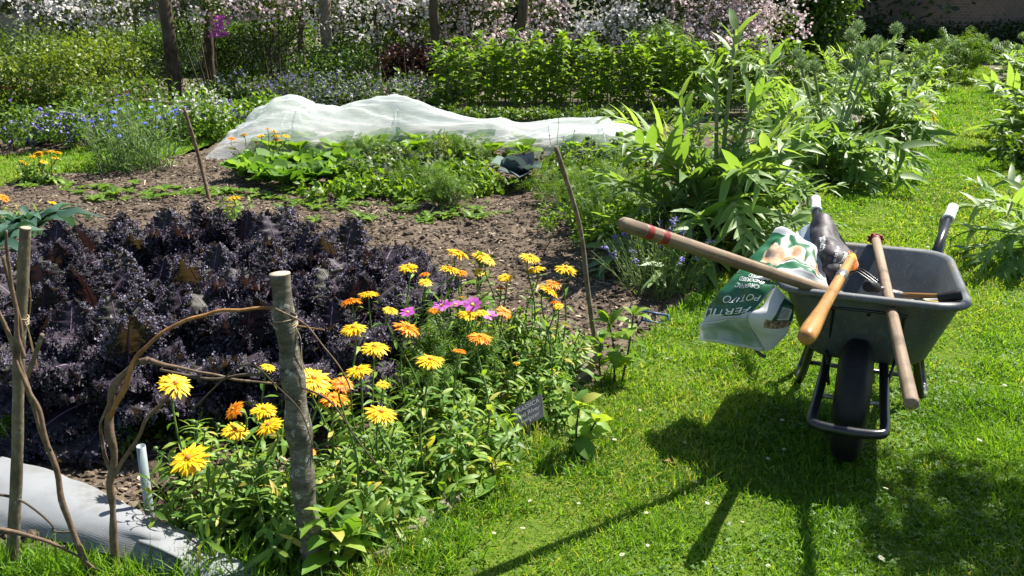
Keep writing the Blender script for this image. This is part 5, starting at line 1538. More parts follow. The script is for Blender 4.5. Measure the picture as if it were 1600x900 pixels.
def artichoke(name, label, base, seed, nleaf, ll, stems, group=None, mat='leaf_arti', elev=(25, 75), extra=None, lean=None, dry=0):
    rr = np.random.RandomState(seed + 1500)
    th = thing(name, label, 'artichoke', base, 0, group)
    base = np.asarray(base, float)
    mb = MB()
    a = np.arange(nleaf) * 2.4 + rr.uniform(0, 6) + rr.normal(size=nleaf) * .2
    e = np.radians(np.linspace(elev[0], elev[1], nleaf) + rr.normal(size=nleaf) * 7)
    D = np.stack([np.cos(a) * np.cos(e), np.sin(a) * np.cos(e), np.sin(e)], -1)
    if lean is not None: D = nrm(D + np.array(lean))
    U = np.stack([-np.cos(a) * np.sin(e), -np.sin(a) * np.sin(e), np.cos(e)], -1) + rr.normal(size=(nleaf, 3)) * .18
    P = np.stack([np.cos(a) * .05, np.sin(a) * .05, np.linspace(.02, .22, nleaf)], -1)
    S = rr.uniform(ll[0], ll[1], nleaf); w = rr.randint(0, 4, nleaf); MM = frames(P, D, U, S); r_ = rr.uniform(0, 1, nleaf)
    for q in range(4): mb.inst(ART[q], MM[w == q], 0, r_[w == q])
    ms = MB(); buds = []
    for (tip, bud, nlf, sz) in stems:
        e_ = np.asarray(tip, float) - base
        P = spline([(e_[0] * .06, e_[1] * .06, 0), (e_[0] * .4, e_[1] * .4, e_[2] * .5), e_], 8)
        tube(ms, P, np.linspace(.016, .009, len(P)), 7)
        leaves_on(rr, mb, P, ART[:3], (sz[0] * 1.15, sz[1] * 1.25), nlf, (15, 55), .10, .90, shrink=.45)
        leaves_on(rr, mb, P, lanceA, (sz[0] * .5, sz[1] * .45), 7 if not bud else 2, (45, 75) if not bud else (20, 50), .86 if not bud else .6, 1.0 if not bud else .8)
        if bud: buds.append((e_, bud))
    mb.build('leaves', M[mat], th)
    if stems: ms.build('stems', M['stem_pale'], th)
    for p, r in buds:
        b_ = MB(); art_bud(b_, p + np.array([0, 0, r * .6]), r, rr); b_.build('bud', M['bud'], th)
    if dry:
        md = MB(); n = dry; a = rr.uniform(0, 6.3, n)
        D = np.stack([np.cos(a), np.sin(a) * 1, rr.uniform(-.25, .1, n)], -1)
        md.inst(ART[3], frames(np.stack([np.cos(a) * .06, np.sin(a) * .06, np.full(n, .16)], -1), D, [0, 0, 1], rr.uniform(.3, .5, n)), 0, rr.uniform(0, 1, n))
        md.build('dead_leaf', M['leaf_dry'], th)
    return th
ab = at(1120, 408) + [0, .1, 0]
Y0 = ab[1]
artichoke('artichoke', 'tallest artichoke plant with upright stems and arching jagged leaves beside the wheelbarrow', ab, 1, 46, (.58, 1.0),
          [(aty(1150, 48, Y0 + .1), 0, 13, (.26, .46)), (aty(1205, 88, Y0 + .25), .0, 11, (.26, .44)), (aty(1180, 150, Y0 - .1), 0, 9, (.28, .5)), (aty(1090, 190, Y0 + .3), 0, 8, (.26, .42)), (aty(1213, 92, Y0 + .7), .042, 5, (.22, .36)), (aty(1062, 150, Y0 + .4), 0, 8, (.25, .4)), (aty(1120, 110, Y0), 0, 9, (.28, .5)), (aty(1240, 170, Y0 + .1), 0, 8, (.3, .5)), (aty(1030, 210, Y0), 0, 7, (.3, .5))], None, elev=(12, 80), dry=4)
artichoke('artichoke', 'second artichoke right behind the tallest one, its leaves arching over the path', at(1290, 285), 2, 34, (.55, .95),
          [(aty(1245, 92, 6.9), .045, 5, (.25, .4)), (aty(1252, 106, 6.7), .045, 5, (.25, .4)), (aty(1272, 110, 6.6), .045, 5, (.25, .4)), (aty(1345, 86, 7.2), .05, 6, (.25, .45)), (aty(1362, 80, 7.4), .05, 6, (.25, .45)), (aty(1355, 120, 7.0), .04, 5, (.25, .4))], None, elev=(8, 70), lean=(.25, -.1, 0), dry=4)
artichoke('artichoke', 'artichoke with a yellowed fallen leaf on the path edge, third from the wheelbarrow', at(1375, 215), 3, 32, (.55, .95), [(aty(1330, 62, 8.8), .06, 6, (.3, .5)), (aty(1340, 48, 9), .06, 6, (.3, .5)), (aty(1400, 52, 9.2), .06, 6, (.3, .5)), (aty(1370, 70, 8.6), .05, 5, (.3, .5))], None, elev=(8, 72), lean=(.15, -.1, 0), dry=5)
far = [(1335, 165, 'artichoke at the back left of the row, beneath the dark brick wall'), (1400, 160, 'artichoke in the middle of the row with several green buds below the wall'), (1440, 140, 'artichoke near the far end of the row beside yellow green fennel'), (1380, 128, 'artichoke in the back of the row against the wall, left of the far end'), (1300, 140, 'artichoke next to the bright green shrub'), (1455, 118, 'last artichoke of the row at the far end of the path'), (1250, 210, 'artichoke behind the tallest one, in front of the leafy row')]
for i, (px, py, lb) in enumerate(far):
    b_ = at(px, py); Yb_ = b_[1]; rr = np.random.RandomState(i)
    st = []
    for _ in range(5):
        yy = Yb_ + rr.normal() * .25; st.append((aty(px + rr.normal() * 28, rr.uniform(92, 112) if i < 6 else rr.uniform(115, 150), yy), .055, 4, (.2, .35)))
    artichoke('artichoke', lb, b_, 20 + i, 26, (.40, .70), st, None, elev=(10, 75))
rt = [(1625, 150, .75, 'artichoke on the right of the path nearest the brick wall'), (1590, 130, .6, 'farthest artichoke right of the path, under the wall'), (1640, 230, .85, 'large artichoke on the right edge with silvery jagged leaves over the path'), (1690, 240, .85, 'artichoke at the right picture edge behind the silvery one'), (1620, 420, .55, 'low artichoke at the right edge level with the wheelbarrow handle'), (1600, 105, .55, 'artichoke in the far right corner by the wall foot')]
for i, (px, py, l, lb) in enumerate(rt):
    b_ = at(px, py); rr = np.random.RandomState(50 + i)
    hh = (.85, .55, .95, .95, 0, .42)[i]
    st = [] if i in (4,) else [((b_[0] + rr.normal() * .25, b_[1] + rr.normal() * .25, hh * rr.uniform(.85, 1.1)), .05, 6, (.3 * l, .5 * l)) for _ in range(3)]
    artichoke('artichoke', lb, b_, 40 + i, 26, (l * .7, l * 1.1), st, None, elev=(10, 72), lean=(-.12, -.05, 0), dry=2 if i == 2 else 0)
rr = np.random.RandomState(5)
for i, (px, py, lb) in enumerate([(1640, 268, 'mid green shrubby plant on the right path edge casting a shadow on the grass'), (1610, 215, 'bushy green plant on the right path edge below the silvery artichoke')]):
    C_ = [(rr.normal() * .2, rr.normal() * .15, rr.uniform(.08, .4)) for _ in range(12)]
    shrub('sage_bush', lb, 'shrub', at(px, py), C_, np.full(12, .15), 1500, oval + lance, (.06, .11), 'leaf_mid' if i == 0 else 'leaf_lime', None, 5, seed=170 + i, shell=.3)
# undergrowth along the left path edge beneath the artichokes
for i, (px, py, lb) in enumerate([(1180, 350, 'low weeds under the tallest artichoke, close to the bag'), (1235, 318, 'low weeds between the first two artichokes'), (1290, 262, 'low weeds below the second artichoke'), (1340, 238, 'low weeds below the third artichoke'), (1150, 330, 'dark undergrowth at the foot of the tallest artichoke'), (1410, 185, 'yellowish low weeds along the path edge, farther up')]):
    C_ = [(rr.normal() * .16, rr.normal() * .12, rr.uniform(.02, .16)) for _ in range(10)]
    shrub('weed_clump', lb, 'weeds', at(px, py), C_, np.full(10, .1), 700, oval, (.03, .06), 'leaf_mid' if i % 2 else 'leaf_lime', 'weeds along the path edge', 3, seed=180 + i, shell=.3, stemmat='stem_green')
spiky('sorrel', 'clump with dusky pink flower plates between the first two artichokes', 'flower', at(1300, 255), .4, .55, 16, 'stem_dark', oval, (.05, .08), 'leaf_mid', 8, ('spike', 'petal_pink', ROSE), None, 95, .4, headsz=(.02, .03), headn=5, headlen=.04)
# yellowed leaf hanging over the path
mb = MB(); p = at(1425, 195)
mb.inst(ART[2], frames(np.array([[0, 0, .3]]), np.array([[.75, -.3, -.25]]), [0, 0, 1], .5), 0, np.array([1.]))
o = mb.build('dead_leaf', leafmat('yellowed leaf', [(.30, .30, .04), (.42, .38, .06)], .4, .6, .3, (1.2, 1.1, .5)), None, loc=p); tag(o, 'yellowed jagged leaf drooping onto the path edge', 'leaf')

# lavender at the path corner
for i, (px, py, rad, h, n, lb) in enumerate([(1030, 455, .34, .42, 120, 'green lavender bush with violet spikes below the tip of the red banded shaft'), (1075, 390, .3, .4, 70, 'lavender behind the red banded shaft, in shade of the artichoke')]):
    spiky('lavender', lb, 'lavender', at(px, py), rad, h, n, 'stem_pale', thin, (.03, .055), 'leaf_feather' if i == 0 else 'leaf_sage', 16, ('spike', 'petal_lilac', BUD), None, 80 + i, .5, elev=(45, 75), t0=.0, headsz=(.004, .0075), headlen=.05, headn=10, r0=.002, hfrac=.2)
# ------------------------------------------------------------------ kale
def kale_leaf(seed, L=.36, W=.17, curl=1.6):
    """curly kale leaf: rib, ruffled blade, and a dense frilled margin; returns three templates"""
    r = np.random.RandomState(seed)
    nt_, nw = 22, 13
    t = np.linspace(0, 1, nt_); s = np.linspace(-1, 1, nw)
    Tt, Ss = np.meshgrid(t, s, indexing='ij')
    w = W / 2 * np.sin(pi * np.clip(Tt * .9 + .08, 0, 1) ** .9) ** .7
    amp = .028 * np.abs(Ss) ** 1.6
    z = amp * (np.sin(Tt * 34 + Ss * 3 + r.uniform(0, 6)) + .6 * np.sin(Tt * 61 * np.sign(Ss) + r.uniform(0, 6))) - .5 * (Ss * w) ** 2 / W
    x = Ss * w + .010 * np.abs(Ss) * np.sin(Tt * 47 + r.uniform(0, 6))
    y = .40 + Tt * .60 + 0 * Ss
    V = np.stack([x / L, y, z / L], -1).reshape(-1, 3)
    i, j = np.meshgrid(np.arange(nt_ - 1), np.arange(nw - 1), indexing='ij'); q = (i * nw + j).ravel()
    Q = np.stack([q, q + 1, q + nw + 1, q + nw], -1)
    blade_ = T(bend(V, curl), Q, None, np.abs(Ss).ravel())
    # frills: small cupped curls along the margin
    n = 900
    tt = r.uniform(.0, 1, n) ** .8; side = np.where(r.uniform(size=n) < .5, -1, 1)
    ww = W / 2 * np.sin(pi * np.clip(tt * .9 + .08, 0, 1) ** .9) ** .7
    off = 1.13 - .62 * r.uniform(0, 1, n) ** 1.3
    P = np.stack([side * ww * off / L, .40 + tt * .60, (-.5 * (ww * off) ** 2 / W + .022 * off ** 1.5 * np.sin(tt * 34 + r.uniform(0, 6)) + r.normal(size=n) * .010) / L], -1)
    D = nrm(np.stack([side * 1.0, r.normal(size=n) * .6, r.normal(size=n) * .7 + .5], -1))
    cup = leafT(.9, 2, 'oval', .7, 1.8)
    MM = frames(P, D, rdir(r, n), r.uniform(.0055, .0125, n) / L)
    Vc = np.einsum('nij,vj->nvi', MM[:, :3, :3], cup.V) + MM[:, None, :3, 3]
    frill = T(bend(Vc.reshape(-1, 3), curl), (cup.Q[None] + (np.arange(n) * len(cup.V))[:, None, None]).reshape(-1, 4), None, np.repeat(r.uniform(0, 1, n), len(cup.V)))
    mb = MB(); tube(mb, [(0, 0, 0), (0, .3, 0), (0, .6, 0), (0, .95, .0)], np.array([.0048, .0042, .003, .0012]) / L, 5, cap=False)
    P_ = np.linspace(0, .95, 12); mb = MB(); tube(mb, np.stack([0 * P_, P_, 0 * P_], -1), np.linspace(.0052, .0014, 12) / L, 5, cap=False)
    rib = T(bend(np.concatenate(mb.V), curl), np.concatenate(mb.Q))
    return blade_, frill, rib
KL = [kale_leaf(i, curl=c) for i, c in enumerate((.5, 1.0, 1.5))]
kale_protos = []
for v in range(4):
    rr = np.random.RandomState(40 + v)
    th = thing('purple_kale', 'curly dark purple kale plant with frilled leaves in the dense near left block', 'kale', (0, 0, 0), 0, 'purple curly kale in the near left block')
    mbB, mbF, mbR = MB(), MB(), MB()
    n = 22; hst = .16
    ms = MB(); P = spline([(0, 0, -.01), (.01, 0, hst * .5), (0, .01, hst)], 5); tube(ms, P, np.linspace(.016, .011, len(P)), 7)
    k = np.arange(n) / (n - 1)
    a = np.arange(n) * 2.4 + rr.normal(size=n) * .2
    z = .05 + (hst - .04) * k; e = np.radians(34 + 50 * k ** 1.1 + rr.normal(size=n) * 9)
    D = np.stack([np.cos(a) * np.cos(e), np.sin(a) * np.cos(e), np.sin(e)], -1)
    U = np.stack([-np.cos(a) * np.sin(e), -np.sin(a) * np.sin(e), np.cos(e)], -1) + rr.normal(size=(n, 3)) * .2
    S = rr.uniform(.34, .46, n) * (1 - .25 * k ** 2.5)
    w = rr.randint(0, 3, n); MM = frames(np.stack([0 * z, 0 * z, z], -1), D, U, S); r_ = rr.uniform(0, 1, n)
    for q in range(3):
        s = w == q
        mbB.inst(KL[q][0], MM[s], 0, r_[s]); mbR.inst(KL[q][2], MM[s], 0, r_[s])
        nF = s.sum(); f = KL[q][1]
        base_r = np.repeat(r_[s] * .5, len(f.V)) + np.tile(f.t, nF) * .5
        Vf = np.einsum('nij,vj->nvi', MM[s][:, :3, :3], f.V) + MM[s][:, None, :3, 3]
        mbF.add(Vf, (f.Q[None] + (np.arange(nF) * len(f.V))[:, None, None]).reshape(-1, 4), None, 0, base_r)
    ms.build('stalk', M['kale_rib'], th)
    mbB.build('leaf_blades', M['kale_blade'], th); mbF.build('leaf_frills', M['kale_frill'], th); mbR.build('leaf_ribs', M['kale_rib'], th)
    kale_protos.append(th)
# rows: (top pixel of the plant, plant height)
ktop = [(75, 340), (150, 322), (232, 326), (305, 314), (372, 312), (440, 322), (525, 340),
        (50, 410), (140, 392), (228, 384), (318, 372), (408, 392), (548, 408),
        (90, 468), (182, 452), (280, 442), (372, 442), (505, 448)]
rr = np.random.RandomState(6)
for k, (px, py) in enumerate(ktop):
    row = 0 if k < 7 else 1 if k < 13 else 2 if k < 18 else 3
    hh = (.50, .48, .46, .42)[row] * rr.uniform(.93, 1.07)
    p = at(px, py + 3, hh)
    loc = (p[0], p[1], 0); sc_ = hh / .50
    if k < 4:
        o = kale_protos[k]; o.location = loc; o.scale = (sc_,) * 3; o.rotation_euler = (rr.normal() * .05, rr.normal() * .05, rr.uniform(0, 6))
    else:
        o = copy_tree(kale_protos[k % 4], loc, rr.uniform(0, 6), sc_)
# the open, leggy plant at the right end of the block, and low leaves in front of it
o = copy_tree(kale_protos[1], tuple(at(592, 535)), 1.0, .98, 'leggy purple kale standing apart at the right end of the kale block, bare stems showing', None)
if 'group' in o: del o['group']
o = copy_tree(kale_protos[2], tuple(at(640, 478)), 2.0, .62, 'small low purple kale just right of the leggy kale, behind the marigolds', None)
if 'group' in o: del o['group']
o = copy_tree(kale_protos[3], tuple(at(360, 640)), 2.0, .55, 'small purple kale in the shade below the block, left of the thick log post', None)
if 'group' in o: del o['group']
# black kale at the left edge
BK = [leafT(.19, 9, 'strap', .35, 1.3, .4, 11), leafT(.21, 9, 'strap', .35, 2.0, .4, 12)]
rosette('black_kale', 'blue green long leaved black kale behind the left corner of the purple kale', 'kale', at(48, 400), 26, (.22, .42), 'kale_green', None, 5, BK, (40, 88), z0=.12)
rosette('black_kale', 'blue green black kale at the left picture edge, in front of the other', 'kale', at(-12, 455), 26, (.22, .42), 'kale_green', None, 6, BK, (40, 88), z0=.18)
rosette('red_lettuce', 'small crimson leaved plant in the shade left of the lower marigolds', 'lettuce', at(290, 790), 16, (.05, .12), 'leaf_burgundy', None, 7, let_tp, (15, 80))
rosette('red_lettuce', 'small crimson leaved plant between purple kale and thick log post', 'lettuce', at(372, 585), 14, (.05, .11), 'leaf_burgundy', None, 8, let_tp, (20, 80), z0=.03)
C_ = [(rr.normal() * .10, rr.normal() * .07, rr.uniform(.01, .06)) for _ in range(9)]
shrub('weed_clump', 'small bright weeds on soil below the left end of the kale block', 'weeds', at(120, 668), C_, np.full(9, .06), 900, oval, (.015, .03), 'leaf_lime', None, 3, seed=230, shell=.2, stemmat='stem_green')
for i, (px, py, lb, mt) in enumerate([(235, 690, 'low weeds in the shade beside the forked branch', 'leaf_mid'), (60, 690, 'low weeds between the hazel stake and the fleece', 'leaf_lime'), (345, 690, 'low weeds on dark soil left of the marigolds', 'leaf_mid')]):
    rr = np.random.RandomState(240 + i); C_ = [(rr.normal() * .10, rr.normal() * .06, rr.uniform(.01, .06)) for _ in range(9)]
    shrub('weed_clump', lb, 'weeds', at(px, py), C_, np.full(9, .05), 420, oval, (.015, .035), mt, None, 3, seed=240 + i, shell=.2, stemmat='stem_green')
# undergrowth between the kale stems keeps its own dead leaves
mb = MB(); n = 220; rr = np.random.RandomState(12)
P = np.stack([rr.uniform(-2.0, -.3, n), rr.uniform(2.6, 4.2, n), np.full(n, .015)], -1); P = P[~lawn_mask(P[:, 0], P[:, 1])]; n = len(P)
mb.inst(let_tp[1], frames(P, np.stack([rr.normal(size=n), rr.normal(size=n), rr.normal(size=n) * .15], -1), [0, 0, 1], rr.uniform(.03, .07, n)), 0, rr.uniform(0, .5, n))
kind(mb.build('fallen_leaves', M['leaf_dry']), 'stuff')

# ------------------------------------------------------------------ marigolds
petal = leafT(.20, 3, 'strap', .12, .45)
def marigold_head(mb, p, nrmv, r, orange, rr, side=False):
    """double daisy head: three rings of ray florets and an eye, facing nrmv"""
    nrmv = nrm(nrmv); ref = np.array([1.0, 0, 0]) if abs(nrmv[0]) < .8 else np.array([0, 1.0, 0])
    A = nrm(np.cross(nrmv, ref)); B = np.cross(nrmv, A)
    pm = 1 if orange else 0
    young_ = .75 * (r < .0165) * rr.uniform(.3, 1)
    for ring, (n, ln, el, r0, zz) in enumerate([(36, .80, -.04, .20, 0.0), (34, .72, .06, .18, .025), (30, .58, .17, .14, .045), (22, .40, .34, .09, .06), (12, .22, .7, .05, .07)]):
        a = np.linspace(0, 2 * pi, n, endpoint=False) + ring * .13 + rr.normal(size=n) * .06
        rad = A * np.cos(a)[:, None] + B * np.sin(a)[:, None]
        e = min(el + young_, 1.3) + rr.normal(size=n)[:, None] * .13
        D = rad * np.cos(e) + nrmv * np.sin(e)
        U = nrmv * np.cos(e) - rad * np.sin(e) + rr.normal(size=(n, 3)) * .1
        P = p + rad * r * r0 + nrmv * r * zz
        mb.inst(petal, frames(P, D, U, r * ln * rr.uniform(.82, 1.1, n)), pm, np.clip(rr.uniform(0, 1, n), 0, 1))
    mb.inst(ORB, frames((p + nrmv * r * .12)[None], A[None], nrmv[None], np.array([[r * .17, r * .17, r * .12]])), 2)
    # green cup under the head
    mb.inst(ORB, frames((p - nrmv * r * .05)[None], A[None], nrmv[None], np.array([[r * .26, r * .26, r * .16]])), 3)
mar_tp = [leafT(.21, 4, 'spoon', .2, .9, .15, 21), leafT(.20, 4, 'spoon', .25, 1.5, .15, 22), leafT(.24, 4, 'oval', .2, .6, .1, 23)]
def marigold(label, bpx, flowers, nst=7, rad=.16, h=.30, seed=0, leaf=(.065, .115), group='calendula plants in the near flower bed', dl=10, mat='leaf_marigold'):
    """flowers: (px, py, diameter px, orange?) grown from this plant's base"""
    rr = np.random.RandomState(seed + 2000)
    b_ = at(*bpx); base = np.array([b_[0], b_[1], 0])
    th = thing('marigold', label, 'marigold', base, 0, group)
    ms, ml = MB(), MB()
    tips = []
    for (px, py, dpx, og) in flowers:
        tp_ = aty(px, py, base[1] + rr.uniform(-.06, .05)) - base
        tips.append((tp_, dpx, og))
    for (tp_, dpx, og) in tips:
        o = np.array([tp_[0] * .25 + rr.normal() * .03, tp_[1] * .3 + rr.normal() * .03, 0])
        dirn = nrm(np.array([rr.normal() * .20 + .10, rr.normal() * .18 - (.16 if py > 560 else .06 if py > 470 else -.08), 1]))
        d_ = np.linalg.norm(tp_ + base - [0, 0, H])
        r = dpx / 2 / FPX * d_ * 1.06
        P = spline([o, o * .5 + tp_ * .5 + rr.normal(size=3) * [.02, .02, 0], tp_ - dirn * .05, tp_ - dirn * r * .12], 6)
        tube(ms, P, np.linspace(.0036, .0026, len(P)), 5)
        leaves_on(rr, ml, P, mar_tp, leaf, dl, (10, 55), .06, .86, shrink=.62)
        mf = MB(); marigold_head(mf, tp_, dirn, r, og, rr); mf.build('flower', [M['petal_yellow'], M['petal_orange'], M['disc_orange'], M['stem_green']], th)
    for k in range(nst):
        a = rr.uniform(0, 6.3); q = rr.uniform(.2, 1)
        o = np.array([cos(a), sin(a), 0]) * rad * .3 * q
        e = np.array([cos(a), sin(a), 0]) * rad * q + [0, 0, h * rr.uniform(.5, 1.05) * (1.1 - .4 * q)]
        P = spline([o, (o + e) / 2 + [0, 0, .03], e], 5)
        tube(ms, P, np.linspace(.0034, .002, len(P)), 5)
        leaves_on(rr, ml, P, mar_tp, leaf, dl + 3, (5, 55), .05, 1.0, shrink=.5)
        if rr.uniform() < .4:
            bd = MB(); bd.inst(ORB, frames(e[None] + [0, 0, .006], np.array([[0, 1., 0]]), [0, 0, 1], np.array([[.008, .008, .007]])))
            bd.build('bud', M['stem_green'], th)
    n = 14; a = np.arange(n) * 2.4; e = np.radians(rr.uniform(0, 35, n))
    D = np.stack([np.cos(a) * np.cos(e), np.sin(a) * np.cos(e), np.sin(e)], -1)
    ml.inst(mar_tp[1], frames(np.stack([np.cos(a) * .02, np.sin(a) * .02, np.full(n, .03)], -1), D, [0, 0, 1], rr.uniform(leaf[1], leaf[1] * 1.45, n)), 0, rr.uniform(.2, 1, n))
    ms.build('stems', M['stem_green'], th); ml.build('leaves', M[mat], th)
    return th
Y_, O_ = False, True
mg = [
 ('front left marigold with one big yellow flower hanging over the dark soil', (318, 838), [(295, 717, 60, Y_)], 9, .17, .24),
 ('marigold with a yellow flower by the curved branch, over purple kale', (310, 770), [(274, 600, 50, Y_)], 6, .13, .22),
 ('marigold with three yellow flowers left of the thick log post', (398, 838), [(368, 672, 40, Y_), (420, 665, 44, Y_), (365, 640, 34, O_)], 9, .18, .26),
 ('marigold with a yellow flower just beside the left edge of the thick log post', (415, 800), [(412, 640, 42, Y_), (445, 742, 14, Y_)], 8, .16, .26),
 ('marigold at the foot of the log post with a small orange flower to its right', (470, 862), [(485, 705, 20, O_)], 10, .17, .24),
 ('marigold crowned by the largest yellow flower right of the log post', (510, 800), [(490, 592, 56, Y_), (497, 604, 44, Y_), (522, 622, 46, O_)], 9, .17, .28),
 ('leafy marigold with two golden flowers touching behind the largest one', (555, 850), [(535, 600, 36, O_)], 10, .18, .26),
 ('marigold with one spiky yellow flower standing clear in the middle front', (605, 840), [(595, 645, 52, Y_)], 10, .18, .26),
 ('marigold with a flat yellow flower and a small golden one', (600, 770), [(560, 578, 44, Y_), (598, 600, 22, Y_)], 7, .15, .26),
 ('marigold with a pale yellow flower directly right of the log post top', (560, 720), [(552, 513, 42, Y_), (585, 543, 46, Y_)], 7, .15, .26),
 ('marigold with a round yellow flower below the big orange one', (680, 760), [(672, 563, 46, Y_)], 9, .18, .28),
 ('marigold with the big ragged orange flower', (640, 690), [(637, 512, 46, O_), (610, 484, 26, Y_)], 7, .15, .26),
 ('marigold with a compact orange flower at the right of the patch centre', (758, 720), [(750, 527, 40, O_), (718, 548, 24, O_)], 9, .18, .28),
 ('marigold with two flat orange flowers against the purple kale', (560, 640), [(549, 470, 38, O_), (575, 459, 34, Y_)], 6, .14, .24),
 ('marigold with a small yellow flower behind the log post, left side', (430, 700), [(419, 573, 24, Y_)], 6, .14, .22),
 ('marigold with a broad yellow flower among the purple cosmos', (720, 650), [(733, 490, 40, Y_), (755, 488, 20, Y_), (680, 484, 24, O_)], 8, .17, .26),
 ('marigold with a small orange side view flower right of the cosmos', (790, 650), [(788, 487, 28, O_), (807, 569, 13, Y_)], 9, .18, .26),
 ('marigold with two flat yellow flowers on the left of the far row', (650, 580), [(638, 417, 32, Y_), (663, 428, 18, O_), (665, 440, 24, Y_)], 6, .14, .22),
 ('marigold with the highest yellow flowers of the patch beside broad leaves', (712, 560), [(716, 395, 38, Y_), (703, 420, 36, Y_), (720, 426, 22, O_)], 8, .17, .26),
 ('marigold with a trio of yellow flowers behind the broad pointed leaves', (756, 565), [(754, 400, 34, Y_), (765, 408, 22, Y_), (750, 425, 22, Y_)], 7, .16, .26),
 ('marigold with yellow and amber flowers one above another', (790, 580), [(790, 433, 26, Y_), (783, 450, 20, O_), (723, 465, 13, O_), (736, 467, 11, Y_)], 8, .16, .26),
 ('marigold with two flat yellow flowers against the bare soil', (832, 570), [(828, 402, 36, Y_), (837, 420, 32, Y_)], 7, .15, .26),
 ('marigold at the far right with one flat yellow flower before the leaning rod', (880, 585), [(884, 420, 38, Y_)], 8, .15, .26),
 ('marigold with a cluster of drooping yellow and orange flowers near the rod', (862, 610), [(857, 453, 40, Y_), (865, 443, 28, O_), (868, 472, 20, O_), (872, 478, 18, Y_)], 9, .17, .28),
]
for i, (lb, bp, fl, ns, rd, hh) in enumerate(mg):
    marigold(lb, bp, fl, ns + 2, rd, hh, i, dl=13)
lf = [('leafy marigold without flowers near the edging stone', (640, 800)), ('leafy marigold without flowers left of the slate label', (715, 768)), ('leafy marigold without flowers at the right rim of the bed', (870, 660)), ('leafy marigold without flowers between the two orange ones', (690, 690)), ('leafy marigold without flowers right of the log post foot', (520, 840)), ('leafy marigold without flowers in the front left shade', (360, 858)), ('leafy marigold without flowers at the bottom of the log post', (430, 868))]
for i, (lb, bp) in enumerate(lf):
    marigold(lb, bp, [], 11, .17, .24, 60 + i, (.065, .12))
dist = [('distant marigold clump at the left edge on the grass strip', (42, 285), [(52, 244, 14, Y_), (60, 238, 13, Y_), (38, 255, 12, Y_), (35, 252, 10, Y_)]),
        ('distant marigold clump on the grass strip, nearer the cornflowers', (72, 285), [(78, 236, 13, Y_), (90, 238, 13, Y_), (68, 252, 13, Y_), (86, 246, 12, Y_), (60, 240, 13, O_)]),
        ('small marigold group at the left end above the lettuces', (392, 262), [(362, 216, 14, O_), (381, 210, 14, Y_), (407, 212, 14, Y_), (400, 222, 9, O_)]),
        ('small marigold group above the lettuces, its right half', (428, 262), [(428, 205, 11, Y_), (431, 212, 15, Y_), (447, 212, 14, Y_), (418, 201, 9, Y_), (432, 218, 12, O_)]),
        ('lone yellow marigold behind the kale block', (365, 345), [(365, 309, 24, Y_)]),
        ('pair of yellow marigolds behind the lavender spikes', (1052, 372), [(1040, 315, 20, Y_), (1062, 316, 22, Y_)]),
        ('orange marigold at the left edge beside the black kale', (5, 360), [(5, 308, 20, O_), (82, 316, 12, Y_)])]
for i, (lb, bp, fl) in enumerate(dist):
    marigold(lb, bp, fl, 6, .16, .20, 90 + i, (.07, .13), 'calendula plants farther back', 7)

# magenta cosmos among the marigolds
cpet = leafT(.62, 3, 'spoon', .1, .3, .1, 31)
def cosmos(label, bpx, flowers, seed):
    rr = np.random.RandomState(seed + 2500)
    b_ = at(*bpx); base = np.array([b_[0], b_[1], 0]); th = thing('cosmos', label, 'cosmos', base, 0, 'magenta cosmos among the marigolds')
    ms, ml = MB(), MB()
    for (px, py, dpx) in flowers:
        tp_ = aty(px, py, base[1]) - base
        dirn = nrm(np.array([rr.normal() * .3 - .1, -.35 + rr.normal() * .2, 1])); r = dpx / 2 / FPX * np.linalg.norm(tp_ + base - [0, 0, H]) * .92
        P = spline([(0, 0, 0), tp_ * .5 + rr.normal(size=3) * .02, tp_ - dirn * .04, tp_], 6); tube(ms, P, .002, 5)
        leaves_on(rr, ml, P, thin, (.05, .1), 26, (10, 60), .2, .9)
        mf = MB(); A = nrm(np.cross(dirn, [1.0, .2, 0])); B = np.cross(dirn, A); a = np.linspace(0, 2 * pi, 8, endpoint=False)
        rad = A * np.cos(a)[:, None] + B * np.sin(a)[:, None]
        mf.inst(cpet, frames(tp_ + rad * r * .08, rad + dirn * .25, dirn + rr.normal(size=(8, 3)) * .12, r * .95), 0, rr.uniform(0, 1, 8))
        mf.inst(ORB, frames((tp_ + dirn * r * .06)[None], A[None], dirn[None], np.array([[r * .2, r * .2, r * .1]])), 1)
        mf.build('flower', [M['petal_purple'], M['disc_yellow']], th)
    ms.build('stems', M['stem_green'], th); ml.build('leaves', M['leaf_feather'], th)
cosmos('magenta cosmos flower leftmost, against the kale stems', (650, 620), [(637, 488, 30)], 1)
cosmos('magenta cosmos plant with three flowers in a row above the broad yellow marigold', (705, 640), [(690, 478, 34), (712, 476, 34), (738, 476, 34)], 2)
cosmos('magenta cosmos flower facing the camera right of the broad yellow marigold', (765, 640), [(765, 493, 30)], 3)
feathery('cosmos_foliage', 'fine feathery green foliage in the middle of the marigold patch', at(690, 640), .2, .26, 16, None, 61, fr=(.06, .12), cat='plant', dens=14)

